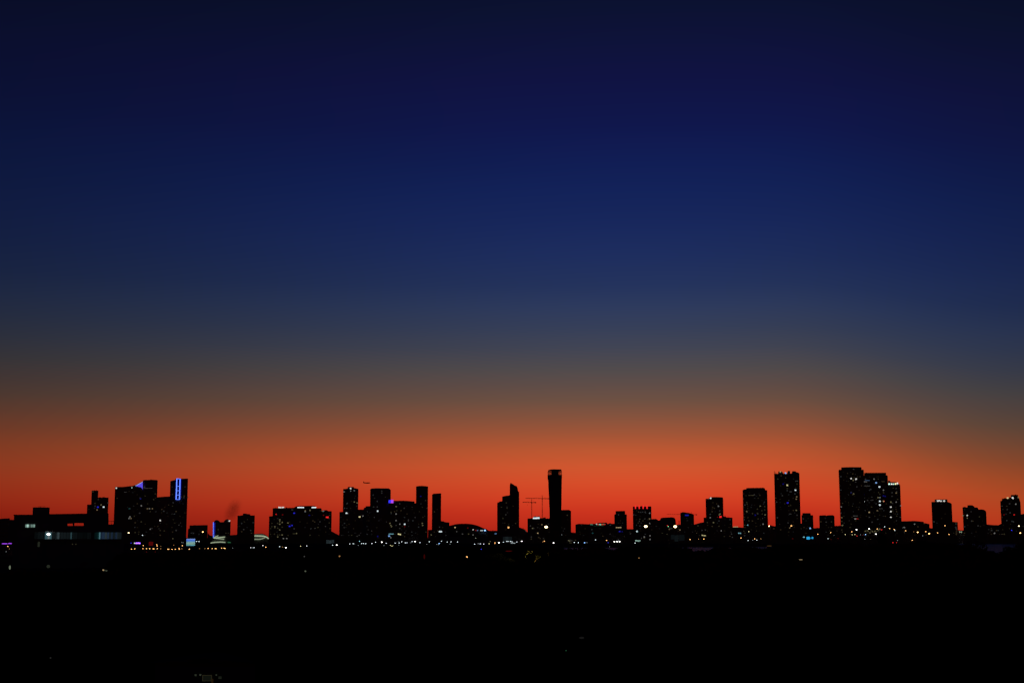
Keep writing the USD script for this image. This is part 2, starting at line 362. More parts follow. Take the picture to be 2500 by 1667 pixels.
BT('lower dark podium block left of the small-crowned tower', 'the podium block at the small-crowned tower', '829,1249 842,1248.5 858,1248.5', 'C:846,1252 d:850,1253 d:841,1277 g:836,1281', 12, Y=4600, pal='ggggd')
BT('dark stepped block between the small-crowned tower and the chamfered tower', 'the stepped block between towers',
   '858,1243.6 888,1243 | 888,1240 893,1237 | 893,1235 906,1235', 'Y:878,1261 w:886,1259 d:858,1306;872,1308;877,1306', 16, Y=4650, pal='ggggd')
BT('broad dark tower with chamfered roof corners below the aeroplane', 'the chamfered-roof tower',
   '904,1194 907,1191.8 920,1191.2 940,1191.5 949,1191.5 954,1195', 'd:932,1198;932,1203;921,1223.5;912,1237;921,1237;911,1208 C:922,1247 k:922,1309', 9, Y=4720)
BT('dark slab tower with a glowing violet box on its left roof corner', 'the violet-box tower',
   '950,1228 1019,1228 | 960,1222 985,1221.5 1012,1223.5', 'w:967,1254;967,1270;976,1279 y:967,1236;952,1277;954,1282;956,1285 d:976,1229;987,1240;955,1250;955,1253;967,1282;976,1289;997,1268;997,1271;988,1300;988,1309 C:988,1279 Y:973,1303;977,1304 B:950,1308 q:988,1285 w:954,1312',
   26, Y=4560, strips=[('blue', 948.6, 954.5, 1220, 1227.4, .95), ('violet', 954.7, 960.3, 1219.6, 1227.2, 1.0), ('cyan', 949, 961, 1301.5, 1304, .3)])
BT('tall slim dark tower, left one of the pair of slim towers', 'the left slim tower',
   '1016,1187 1022,1186 1030,1185.2 1045,1187', 'k:1027,1211 y:1031,1277;1032,1282 d:1039,1221;1040,1298;1022,1286', 8, Y=4640)
BT('short slim dark tower narrowing downwards, right one of the pair of slim towers', 'the right slim tower',
   '1055,1207 1058,1204.5 1077,1203.5', 'd:1073,1273', 4, Y=4700)
LB('low block in the gap between the two slim towers', None, '1045,1293 1056,1292.5', 'm:1040,1296 t:1042,1299 y:1053,1305', 0, Y=4720)
LB('stepped dark block at the foot of the right slim tower', 'the stepped block left of the dome', '1071,1271 1084,1272 | 1084,1273.4 1097,1275', 'C:1073.5,1297;1077.3,1297 d:1073,1286;1069,1295', 4, Y=4600)
LB('low flat block between the domed hall and the spiked tower', 'the low flat block right of the dome', '1190,1295 1216,1295', '', 0, Y=4640, strips=[('sky', 1207.5, 1212.5, 1300.5, 1303.6, .25)])
BT('dark stepped tower rising to a slanted spike at its right', 'the spiked stepped tower',
   '1214,1226 1219,1225.5 1245,1224 | 1218.5,1223.5 1226,1223 1245,1222 | 1226,1211.5 1236,1209.5 1246,1208 | 1244.6,1183 1246.5,1178 1252,1181 1256,1184 1259,1185 1262,1186.5 1264,1192 1265,1199 1267.4,1199.4',
   'd:1235,1256;1236,1227;1238,1240;1259,1277 O:1241.5,1287 g:1238,1237;1239,1251', 10, Y=4600, pal='gggx')
LB('low dark roof sloping down right of the spiked tower', 'the sloping roof left of the cranes', '1266,1286 1274,1289 1281,1292 1289,1300', 'q:1277,1290 d:1281,1292.5;1284,1296', 0, Y=4700)
r, q = building('unfinished_building', 'dark unfinished block under the two cranes with cyan work lights', 'the unfinished block under the cranes',
   '1288,1265 1302,1264.5 1332,1264 | ^1302,1262 1304,1259.5 1309,1259.5 1311,1262 1313,1259 1318,1260 1319,1264 | 1326,1263 1332,1262 | #1332,1265 1347,1264.6', 'w:1323,1280 y:1300,1289 d:1295,1283;1303,1289 o:1313,1301 C:1303,1264.4;1306,1264.5;1310,1264.2;1312.6,1264.2;1315,1264 d:1297,1310;1297,1315;1315,1311;1319,1314;1327,1314', 8, Y=4560, cat='building')
# the flared tower has its own builder
def flared():
    Y = 4520
    fr = Frame(1355, Y)
    t = thing('flared_tower', 'tallest dark tower flaring outwards with an open flat cap on top', 'tower', fr.loc, SHORE, fr.rz)
    REFS.append((1338, 1372, 'the tallest flared tower'))
    prof = [(1342, 1371.4, 1312), (1341.6, 1370.6, 1240), (1341, 1370.8, 1235), (1340.2, 1371, 1214), (1339, 1371.3, 1190), (1338.4, 1371.6, 1172), (1337, 1371.8, 1168), (1337, 1372, 1158)]
    left = [fr.q(a, y) for a, b, y in prof]; right = [fr.q(b, y) for a, b, y in prof]
    left[0] = (left[0][0], 0.0); right[0] = (right[0][0], 0.0)
    poly = Polygon(left + right[::-1])
    put(t, 'wall', prism(poly, 0, 36), 'dark_cladding')
    z = lambda py: fr.q(1355, py)[1]
    X = lambda px: fr.q(px, 1150)[0]
    put(t, 'core', MB().box(X(1346), X(1364), 5, 31, z(1160), z(1146)).out(), 'dark_cladding')
    for ya, yb, xa, xb in ((1151.2, 1152.4, 1337.2, 1371.6), (1154.6, 1155.8, 1337, 1371.8), (1148.4, 1149.4, 1338, 1371.4)):
        put(t, 'open_floor', MB().box(X(xa), X(xb), 1, 34, z(yb), z(ya)).out(), 'slab_edge')
    for xx in (1338.3, 1343, 1366, 1370.6):
        for yy in (2, 33):
            put(t, 'column', MB().box(X(xx) - .45, X(xx) + .45, yy - .45, yy + .45, z(1158.5), z(1148)).out(), 'concrete')
    cap = Polygon([(X(1338.5), z(1148.4)), (X(1338.5), z(1147)), (X(1344), z(1145.6)), (X(1352), z(1145)), (X(1370.6), z(1145.4)), (X(1370.6), z(1148.4))])
    put(t, 'roof', prism(cap, 0, 35), 'dark_cladding')
    fl = MB(); zz = 6.0
    lp = np.array([(p[1], p[0]) for p in left]); rp = np.array([(p[1], p[0]) for p in right])
    while zz < z(1160):
        fl.box(np.interp(zz, lp[:, 0], lp[:, 1]) - .3, np.interp(zz, rp[:, 0], rp[:, 1]) + .3, -.4, 36.3, zz - .2, zz + .2); zz += 3.7
    put(t, 'floor_edge', fl.out(), 'slab_edge', kind='stuff')
flared()
BT('short dark tower standing against the right side of the tallest tower', 'the short tower beside the tallest',
   '1366,1244.5 1389,1244 1394,1247', 'd:1385,1257 g:1378,1290', 4, Y=4600)
LB('low dark gap filler roof right of the tallest tower', None, '1386,1300 1410,1300', '', 0, Y=4700)
LB('low dark flat block right of the tallest tower', 'the low flat block by the tallest', '1405,1280 1413,1278 1425,1278.5 1440,1279.5', 'g:1420,1281', 4, Y=4650)
LB('long low block with row of green and red roof sign lights', 'the block with green-red roof lights',
   '1438,1280 1440,1278 1501,1278 | ^1458,1276 1470,1275.4 1482,1275 1482,1278 | 1486,1276.6 1492,1276.6', 'd:1445,1292;1472,1308;1490,1281 t:1443,1280;1446.5,1280.6 m:1456.5,1279;1463.5,1279.6;1466,1280 r:1460,1279.6;1470.5,1279.4;1476.5,1279.6 y:1474,1279 t:1447,1301', 3, Y=4580,
   strips=[('green', 1441, 1446, 1278.6, 1280.8, .35), ('green', 1463, 1466.4, 1278.4, 1281, .9), ('orange', 1468, 1473, 1278.6, 1280.6, .5), ('red', 1473.4, 1478.6, 1278.4, 1280.4, .5), ('green', 1450, 1474, 1283, 1283.9, .03)])
BT('slender dark tower with ribbed right edge and warm window row', 'the rib-edged slender tower',
   '~1500,1255 1530,1255 | ^1503,1247 1526,1246.5', 'd:1510,1256 o:1505,1287;1508.5,1287.4;1512,1287;1515.5,1287.2 g:1520,1276 k:1519,1297', 5, Y=4600, strips=[('blue', 1511, 1514.8, 1295.6, 1298, .4)])
LB('low dark block between the ribbed tower and the red-topped tower', None, '1522,1291 1550,1291', 'd:1539,1302', 1, Y=4700)
r, q = BT('dark tower with four short red light columns along its roof', 'the tower with four red columns',
   '1545,1236 1590,1235.6', 'w:1586,1252;1586,1266;1586,1277;1587,1307;1573,1310;1587,1316 d:1559,1249;1564,1250;1569,1249.5;1575,1249;1576,1251;1562,1266.5;1561,1272;1574,1266;1547,1256;1562,1283;1573,1313;1566,1313 c:1556,1297 C:1555,1296.5', 12, Y=4560,
   strips=[('mint', 1551, 1556, 1317.6, 1320.6, .45), ('mint', 1556.4, 1560.6, 1318.4, 1321.4, .4), ('mint', 1561, 1563.4, 1317.6, 1320.8, .3)])
for xx in (1551.5, 1560.6, 1570.2, 1579.6):
    for dx, ya, yb in ((0, 1232.8, 1241.4),):
        p0, p1 = q(xx - 1.5, ya), q(xx + 1.5, yb)
        put(r, 'red_light_column', MB().box(p0[0], p1[0], -1.2, -.5, p1[1], p0[1]).out(), glow('red', 1.0))
LB('low humped dark roof right of the red-topped tower', None, '1583,1268 1594,1266.4 1601,1266 1605,1268 1607,1270 1614,1268.6', 'g:1602,1284', 2, Y=4680)
LB('rounded dark block beside the brightest white lamp', 'the rounded dark block', '1612,1266 1614,1264 1618,1263 1640,1262 1646,1263 1649,1267 1650,1275', 'w:1634,1291 d:1641,1289;1638,1289', 3, Y=4620)
LB('low dark roofs with a thin mast between rounded block and slanted block', None, '1648,1281 1655,1280 1662,1280 | #1657,1270 1658.4,1270', '', 1, Y=4740)
LB('dark block with slanted roof and one blue light near the top', 'the slanted block with blue light',
   '1661,1251 1668,1249.4 1684,1252 1694,1255', 'w:1660,1293 g:1678,1270', 5, Y=4600, strips=[('blue', 1672.5, 1681.5, 1255.6, 1259, .28)])
LB('low sloping dark roofs between the slanted block and the ribbed tower', 'the low roofs left of ribbed tower', '1686,1282 1700,1278.4 1710,1275.4 1719,1274', 'd:1704,1283', 4, Y=4680)
BT('dark tower with ribbed left edge and a red and yellow window', 'the tower with ribbed left edge',
   '~1723,1217 1765,1217 | ^1732,1213 1750,1212.6 1765,1213.4 | 1718,1263 1766,1262', 'W:1735,1215.6 w:1754,1235;1734,1263;1742,1275 y:1756,1256;1758,1254 R:1759,1261 d:1730,1218;1740,1238;1757,1246;1734,1255;1755,1271;1755,1284;1722,1293;1714,1294;1727,1275', 14, Y=4620,
   strips=[('y', 1713, 1717, 1305, 1307, .5), ('y', 1717.6, 1723.4, 1306, 1308, .55)])
LB('low dark block with orange glints, right of the rib-edged tower', 'the low block with orange glints', '1765,1259.6 1773,1260.6 | 1773,1262 1788,1263', 'r:1770,1258.4;1778,1261 w:1761,1295 d:1782,1268;1786,1303;1782,1308;1788,1311', 8, Y=4560)
LB('low long roof with a row of tiny yellow lights, left of chamfered tower', 'the roof with tiny yellow lights', '1780,1287 1803,1286.4 1822,1288', 'c:1808,1301;1804,1301', 2, Y=4700,
   strips=[('yellow', 1790, 1792.6, 1284.8, 1286.6, .3), ('yellow', 1793.2, 1796, 1284.8, 1286.6, .35), ('yellow', 1796.6, 1799, 1284.8, 1286.6, .3), ('yellow', 1799.6, 1801.6, 1284.8, 1286.6, .35)])
BT('broad dark tower with chamfered top and scattered yellow windows', 'the chamfered tower with yellow windows',
   '1813,1196 1817,1194 1822,1193.6 | ^1822,1191 1826,1190.6 1863,1190 1867,1191 1868,1194 | 1822,1194 1873,1196', 'd:1855,1208.6;1815,1217;1823,1226;1815,1238;1866,1225;1867,1236;1817,1268;1826,1263;1818,1281;1816,1296;1818,1307;1850,1254;1837,1271 w:1823,1248;1863,1279 y:1856,1235;1868,1256 x:1823,1250;1849,1242;1867,1244;1851,1266;1824,1230;1860,1246;1849,1252;1837,1253 c:1825,1281 k:1844,1257', 36, Y=4560, pal='dxxgggg',
   strips=[('yellow', 1827, 1833, 1208, 1209.6, .045), ('yellow', 1834, 1840, 1208, 1209.6, .055), ('yellow', 1819, 1823, 1208.6, 1209.8, .03)])
LB('low roof with orange lamp between the two tall chamfered and finned towers', None, '1874,1283 1881,1281.4 1891,1284 1899,1284', 'd:1895,1288;1889,1290', 1, Y=4700)
BT('tall dark tower with jagged unfinished roof and thin corner fin', 'the jagged-roof tower',
   '1890,1156 1951.5,1155 | #^1890,1155.8 1890,1149 1891,1150 1891,1155.8 | #^1893,1155.8 1893,1152 1894,1152 1894,1155.8 | #^1900,1155.8 1900,1150.4 1905,1149.4 1910,1151 1912,1155.4 | #^1922,1155.4 1923,1149 1929,1148.6 1929,1155.4 | #^1933,1155.2 1934,1149.6 1942,1149.4 1944,1151.6 1951,1153.6 1951.8,1159 1951,1160',
   'o:1905,1151.4 B:1918,1154.4 C:1942,1196 Y:1922,1184 d:1922,1192;1922,1197;1941,1205;1932,1200;1907,1161;1894,1215;1896,1225;1910,1209;1946,1181;1946,1257;1898,1263;1924,1276;1930,1233;1929,1200 w:1945,1212;1944,1218;1928,1288 y:1944,1245 b:1923,1227 O:1932,1283 k:1912,1181', 34, Y=4540, strips=[('d', 1942, 1948, 1173, 1174.6, .05), ('d', 1926, 1932, 1253.4, 1254.8, .04)])
LB('small dark block tucked against the right of the jagged-roof tower', 'the small block by the jagged tower', '1957,1257 1959,1257 1985,1257 | ^1959,1252 1979,1252', 'B:1978,1289 d:1961,1266', 6, Y=4640)
LB('low dark roofs between the small block and the twin-humped block', None, '1947,1278 1957,1277 1960,1277 | 1985,1289 2001,1288', '', 1, Y=4720)
LB('low dark block with twin humped roof left of the big cluster', 'the twin-humped block', '2000,1259 2002,1257.6 2016,1257 2018,1258.6 2020,1257.4 2033,1256.8 2037,1259', 'd:2004,1273;2017,1274;2030,1273 g:2015,1264', 6, Y=4640)
LB('low dark roof left of the tallest cluster on the right', None, '2036,1283 2060,1283', '', 1, Y=4700)
BT('tallest dark slab of the right cluster, with serrated left edge', 'the serrated cluster tower',
   '~2048,1146 2108,1146 | ^2054,1140.4 2080,1139.6 2103,1140', 'W:2078,1168;2090,1169 w:2083,1172;2054,1237;2055,1263;2056,1282;2057,1282 d:2089,1176;2084,1145;2082,1156;2053,1163;2053,1196;2082,1207;2053,1252;2055,1272;2092,1188;2057,1228;2078,1201;2055,1293 k:2078,1202 y:2084,1205', 44, Y=4560,
   strips=[('w', 2086, 2090, 1264.6, 1267, .25), ('r', 2091, 2095.4, 1264.6, 1267, .25), ('d', 2083, 2094, 1258.2, 1259.6, .05)], pal='ddxgggg')
BT('middle dark slab of the right cluster, dotted with many windows', 'the middle cluster tower',
   '2108,1160 2167,1160 | ^2110,1153.6 2163,1153.4', 'w:2134,1169;2157,1196;2148,1214;2144,1214;2142,1246;2110,1277 B:2139,1178 C:2147,1188;2148,1223;2148,1232;2109,1224 d:2126,1194;2123,1196;2154,1175;2158,1175;2148,1206;2157,1202;2127,1221;2128,1237;2148,1241;2153,1241;2131,1220;2118,1221;2143,1267;2129,1274;2110,1215 o:2157,1223;2122,1250 r:2158,1223 k:2109,1206;2161,1211;2157,1210', 44, Y=4600,
   strips=[('white', 2105, 2112, 1174, 1177, .09), ('white', 2113, 2117, 1174.4, 1177, .07), ('sky', 2112, 2123, 1171.4, 1173.4, .12), ('d', 2109, 2124, 1185, 1186.4, .04)], pal='dddxgggg')
BT('lowest right slab of the cluster with lit white row at roof', 'the cluster tower with lit roof row',
   '2167,1182 2197.6,1183 | ^2168,1173 2173,1173 2174,1176 2188,1176.4 2190,1179.4 2195,1180 2197,1183', 'W:2175,1237;2175,1248;2175,1262 w:2175,1225;2188,1225;2199,1234;2188,1203 d:2188,1192;2189,1200;2179,1247;2189,1259;2198,1262;2178,1211;2179,1228;2189,1248;2178,1202', 16, Y=4640,
   strips=[('mint', 2169, 2173, 1179.4, 1182.6, 1.3), ('white', 2176, 2178.6, 1179.8, 1182.6, 1.5), ('mint', 2180.4, 2183, 1180, 1182.4, 1.2), ('yellow', 2185, 2188, 1179, 1182.4, 1.5), ('white', 2189.6, 2192.6, 1177.6, 1181.4, .9)])
LB('long low dark block right of the cluster, stepping down rightwards', 'the long low block right of cluster', '2198,1272 2215,1271.6 2230,1271 2240,1271.6 2255,1273 | 2255,1276 2262,1277 2269,1278.6', 'w:2233,1279;2208,1287 d:2256,1277;2208,1299;2241,1285', 6, Y=4640)
LB('low dark roof between the long low block and crowned tower', None, '2266,1288 2284,1290', '', 0, Y=4700)
BT('dark tower with four bright white lights on its crown', 'the tower with four crown lights',
   '2274,1225 2283,1224.4 2313,1224.6 2319,1226.4 2323.4,1229 | ^2282,1218.6 2313,1218.4 2313,1223.6', 'd:2280,1273 W:2289.4,1222.2;2293,1221.6;2297.4,1222.6;2305,1222.4', 4, Y=4600, pal='g')
LB('low dark block with vertical string of lights at its edge', 'the block with vertical light string', '2323,1273 2330,1273.4 2338,1274', 'd:2334,1276;2334,1279;2333.6,1286;2334,1289;2335,1292;2335.4,1296;2335,1300;2334.8,1304', 1, Y=4640)
LB('low dark roof with two small lights left of the humped tower', 'the low roof with two lights', '2334,1293 2362,1295', '', 0, Y=4700, strips=[('olive', 2342, 2344.6, 1296.6, 1299.6, .35), ('olive', 2345.8, 2348.4, 1296.6, 1299.6, .35)])
BT('dark humped tower with one bright window high on its left', 'the humped tower',
   '2350,1238 2354,1236.6 2359,1237.6 | 2359,1238 2362,1238 2362,1233 2366,1232.4 2374,1233 2379,1235.6 2379,1238 2386,1238 2389,1242 | 2389,1243 2400,1243 2404,1244.6 2407.6,1248', 'W:2361,1257.6 w:2351,1258 y:2361,1264 d:2391,1261;2375,1271;2372,1271;2388,1283;2355,1285', 12, Y=4580, pal='gggd')
LB('low dark block between the humped tower and the rightmost tower', 'the low block left of rightmost tower', '2407,1279.4 2415,1280 2424,1281 2438,1281.4 2443,1278 2454,1278', 'w:2428,1301 d:2421,1294;2437,1294;2433,1294 g:2414,1292', 6, Y=4640)
BT('rightmost dark tower stepping up to a lit crown', 'the rightmost lit-crown tower',
   '2442,1222 2452,1222 | 2446,1216.6 2470,1216.4 | 2463,1213.6 2476,1213.4 | 2468,1207.6 2485,1207.4 | 2485,1213.4 2488,1215 2491.4,1226', 'W:2472,1214.4;2473,1215.6 Y:2460,1215 w:2486,1214;2480,1230 r:2476,1256 q:2451,1256 d:2465,1229;2459,1243;2458,1270;2471,1272;2474,1273;2466,1251', 16, Y=4600, pal='gggdx')
LB('dark low block cut by the right edge of the view', None, '2491,1256 2496,1254 2520,1254', 'd:2488,1270', 3, Y=4660)

# two halls with curved roofs
def dome_hall():
    Y = 4700
    fr = Frame(1146, Y)
    t = thing('domed_hall', 'low dark hall with a long shallow domed roof', 'arena', fr.loc, None, fr.rz)
    REFS.append((1097, 1195, 'the domed hall'))
    pts = [(1095, 1283), (1103, 1281), (1110, 1279.2), (1116, 1278.2), (1122, 1277.6), (1131, 1277.3), (1140, 1277.5), (1146, 1277.9), (1152, 1278.6), (1158, 1280), (1165, 1281.8), (1170, 1283.6), (1175, 1286), (1180, 1288.2), (1185, 1290), (1190, 1292), (1196, 1296)]
    P = [fr.q(a, b) for a, b in pts]
    n = 9; v = []; f = []
    for k in range(n):                        # the roof curves down towards its front and back
        s = k / (n - 1); fall = 1 - (2 * s - 1) ** 2
        for (x, z) in P: v.append((x, 90 * s, 22 + (z - 22) * fall ** .5))
    m = len(P)
    for k in range(n - 1):
        for i in range(m - 1):
            a = k * m + i; f += [[a, a + 1, a + m + 1], [a, a + m + 1, a + m]]
    put(t, 'roof', (np.array(v), np.array(f)), 'roofing', smooth=True)
    put(t, 'wall', MB().box(P[0][0], P[-1][0], .6, 89.4, 0, 22.3).out(), 'concrete')
    def win(px, py, c, e, w=3.0, h=2.6):
        x, z = fr.q(px, py); w, h = wide(w, Y) / 2, wide(h, Y) / 2
        put(t, 'window', MB().box(x - w, x + w, -.6, -.2, z - h, z + h).out(), glow(c, e))
    for a in ((1111, 1287, 'warm', .5), (1155, 1292.4, 'white', .4), (1166, 1294, 'sky', .25), (1184, 1294, 'sky', 2.2, 4, 3.4), (1115, 1297, 'white', .05), (1129, 1303, 'white', .05), (1142, 1288, 'red', .1), (1144, 1303, 'yellow', .05), (1155, 1305, 'white', .1), (1161.6, 1294, 'red', .2), (1192, 1304, 'warm', .4)): win(*a)
    for k in range(3): win(1173.4 + k * 2.3, 1294.2, 'cool', .55, 1.9, 2.4)
dome_hall()
def lit_arena():
    Y = 4580
    fr = Frame(585, Y); q = fr.q
    t = thing('lit_arena', 'white-lit arena with curved glowing roof ribs behind the plain tower', 'arena', fr.loc, None, fr.rz)
    REFS.append((512, 657, 'the white-lit arena'))
    hull = [(512, 1328), (514, 1324), (522, 1316), (532, 1309), (545, 1307), (580, 1304.5), (622, 1302.8), (634, 1302), (641, 1302), (648, 1304.6), (654, 1309), (656.5, 1314), (656.5, 1320)]
    poly = Polygon([(q(512, 1312)[0], 0)] + [q(*h) for h in hull[2:]] + [(q(656.5, 1312)[0], 0)])
    put(t, 'wall', prism(poly, 6, 70), 'roof_membrane')
    def rib(points, w, c, e, nm='light_rib'):
        m = MB()
        for (a, b), (c2, d) in zip(points[:-1], points[1:]):
            p0, p1 = q(a, b), q(c2, d); m.bar((p0[0], 4.6, p0[1]), (p1[0], 4.6, p1[1]), wide(w, Y) / 2, n=6)
        put(t, nm, m.out(), glow(c, e))
    rib([(521, 1312), (527, 1309), (533, 1306.8)], 1.7, 'olive', .42)
    rib([(521, 1312.6), (532, 1311.6), (540, 1311), (549, 1310)], 1.9, 'olive', .5)
    rib([(521, 1312.8), (535, 1314), (547, 1315.8)], 1.6, 'olive', .42)
    rib([(514, 1325), (521, 1323.6), (530, 1322.6), (540, 1322.4), (550, 1323.2)], 2.0, 'olive', .42)
    rib([(556, 1323), (563, 1323.6)], 1.6, 'green', .12)
    rib([(621, 1307.4), (634, 1307.6), (646, 1308.6), (652, 1311), (655.4, 1314.4)], 2.3, 'olive', .5)
    rib([(621, 1315.6), (632, 1316), (640, 1314.6), (647, 1311.4)], 1.8, 'olive', .33)
    rib([(521, 1304.6), (529, 1308.4)], .5, 'olive', .1)
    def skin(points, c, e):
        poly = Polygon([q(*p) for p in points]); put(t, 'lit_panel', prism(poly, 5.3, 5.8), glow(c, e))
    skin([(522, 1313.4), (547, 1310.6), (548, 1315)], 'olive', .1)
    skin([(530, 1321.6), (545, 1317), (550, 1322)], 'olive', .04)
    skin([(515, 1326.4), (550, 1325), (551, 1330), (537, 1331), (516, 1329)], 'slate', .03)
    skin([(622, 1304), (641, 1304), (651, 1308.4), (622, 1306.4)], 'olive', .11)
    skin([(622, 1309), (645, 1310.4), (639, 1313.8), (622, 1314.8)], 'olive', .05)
lit_arena()

# a media screen, a red hoarding, glowing signs at the waterfront
def waterfront_sign(name, label, cat, x0, x1, y0, y1, Y, mat, legs=2):
    a, b = at(x0, y0, Y), at(x1, y1, Y)
    cx = (a[0] + b[0]) / 2
    t = thing(name, label, cat, (cx, Y, 0))
    put(t, 'panel', MB().box(a[0] - cx, b[0] - cx, -.25, 0, b[2], a[2]).out(), mat)
    put(t, 'frame', MB().box(a[0] - cx - .4, b[0] - cx + .4, .02, .7, b[2] - .4, a[2] + .4).out(), 'steel')
    for k in range(legs):
        x = (a[0] - cx) * .7 * (1 - 2 * k)
        if b[2] > 1: put(t, 'leg', MB().box(x - .3, x + .3, .1, .6, 0, b[2] - .42).out(), 'steel')
    return t
ZS = 3250
MATS['screen'] = usdkit.material(stage, L + 'screen_picture', {
    "tc": ("geometry", {}), "s": ("separate_xyz", {}), "mr": ("map_range", {"from_min": at(465, 1332.5, ZS)[2], "from_max": at(465, 1314.6, ZS)[2]}),
    "r": ("rgb_ramp", {"ramp": [(0, (.1, .75, .85)), (.1, (.2, .55, .75)), (.16, (.12, .4, .32)), (.4, (.3, .5, .42)), (.6, (.16, .45, .6)), (.72, (.08, .22, .9)), (.86, (.1, .25, .95)), (1, (.3, .5, 1))]}),
    "n": ("noise_texture", {"scale": .42, "detail": 3.0}), "nr": ("rgb_ramp", {"ramp": [(.35, (.45, .4, .5)), (.5, (1, 1, 1)), (.68, (1.4, 1.0, .9))]}), "m": ("mix", {"mix_type": "multiply", "fac": .75}),
    "e": ("emission", {"strength": .75})},
    [("tc.position", "s.vector"), ("s.z", "mr.value"), ("mr.result", "r.fac"), ("tc.position", "n.vector"), ("n.fac", "nr.fac"), ("r.color", "m.color1"), ("nr.color", "m.color2"), ("m.color", "e.color")], surface="e.emission")
waterfront_sign('video_screen', 'bright blue and green outdoor video screen right of the neon tower', 'screen', 455.4, 475.8, 1314.6, 1332, ZS, 'screen')
waterfront_sign('billboard', 'dim dark red billboard among orange lamps below the slab tower', 'billboard', 363.6, 373.4, 1322, 1331.4, 2800, glow('red', .075))
waterfront_sign('neon_sign', 'glowing blue and violet sign below the slab tower', 'sign', 331, 342.6, 1323.8, 1326.8, 2800, glow('purple', 3.0))
waterfront_sign('neon_sign', 'tiny white-lit sign touching the blue and violet sign', 'sign', 327.4, 330, 1324, 1326.4, 2800, glow('cool', .9))
waterfront_sign('neon_sign', 'long violet neon sign bar at the far left edge', 'sign', 5.4, 17.6, 1325.4, 1327.6, 1400, glow('violet', .9))
waterfront_sign('neon_sign', 'short violet neon sign bar right of the long violet bar', 'sign', 20, 28.6, 1324.8, 1327, 1400, glow('violet', .8))
waterfront_sign('neon_sign', 'larger cyan neon sign on the waterfront below the small block', 'sign', 1969, 1977, 1309.8, 1316, 2800, glow('azure', .75))
waterfront_sign('neon_sign', 'thin cyan neon bar joining the two cyan signs', 'sign', 1977.4, 1981, 1311.6, 1314, 2800, glow('azure', .35))
waterfront_sign('neon_sign', 'smaller cyan neon sign at the right end of the cyan bar', 'sign', 1981.4, 1985.6, 1309.8, 1314.6, 2800, glow('azure', .6))
waterfront_sign('neon_sign', 'small pale cyan sign left of the larger cyan sign', 'sign', 1960.4, 1964.6, 1309.2, 1311.6, 2800, glow('cyan', .55))

# fronts with painted wall glow and low lit buildings at the water
LB('low waterfront building with lamplight painted faint blue-grey on its front', 'the faint blue glazed front', '1224,1308 1262,1308', '', 0, Y=4470,
   strips=[('slate', 1228, 1233, 1310, 1321, .012), ('slate', 1233.6, 1242, 1309.4, 1321, .018), ('slate', 1242.6, 1250, 1310, 1321, .012), ('cool', 1247, 1258, 1324.4, 1326, .4)])  # slate strips: lamplight on the facade as emission; cool strip: row of lights
LB('low waterfront building with faint grey light painted on its front below slanted block', 'the faint grey front', '1634,1303 1674,1303', '', 0, Y=4470,
   strips=[('slate', 1638, 1646, 1305, 1316, .007), ('slate', 1646.6, 1656, 1306, 1321, .009), ('slate', 1656.6, 1671, 1305, 1319, .006)])  # dim emission stands in for the lit facade
LB('low waterfront building with rows of dim yellow windows below the cluster', 'the yellow-lit low building', '2106,1290 2152,1290',
   'y:2113,1296;2119,1295;2130,1297;2136,1296;2144,1294;2147,1291 x:2111,1297;2116,1294;2122,1299;2126,1296;2133,1299;2139,1298;2141,1295;2149,1293;2128,1294;2124,1301', 10, Y=4450, pal='xxdg')
LB('low waterfront building with small lit windows below the short tower', 'the small-windowed waterfront building', '1384,1312 1402,1312', 'd:1389,1319;1392,1318;1396,1319;1405,1318 x:1391,1324;1394,1325;1391,1321', 0, Y=4450)

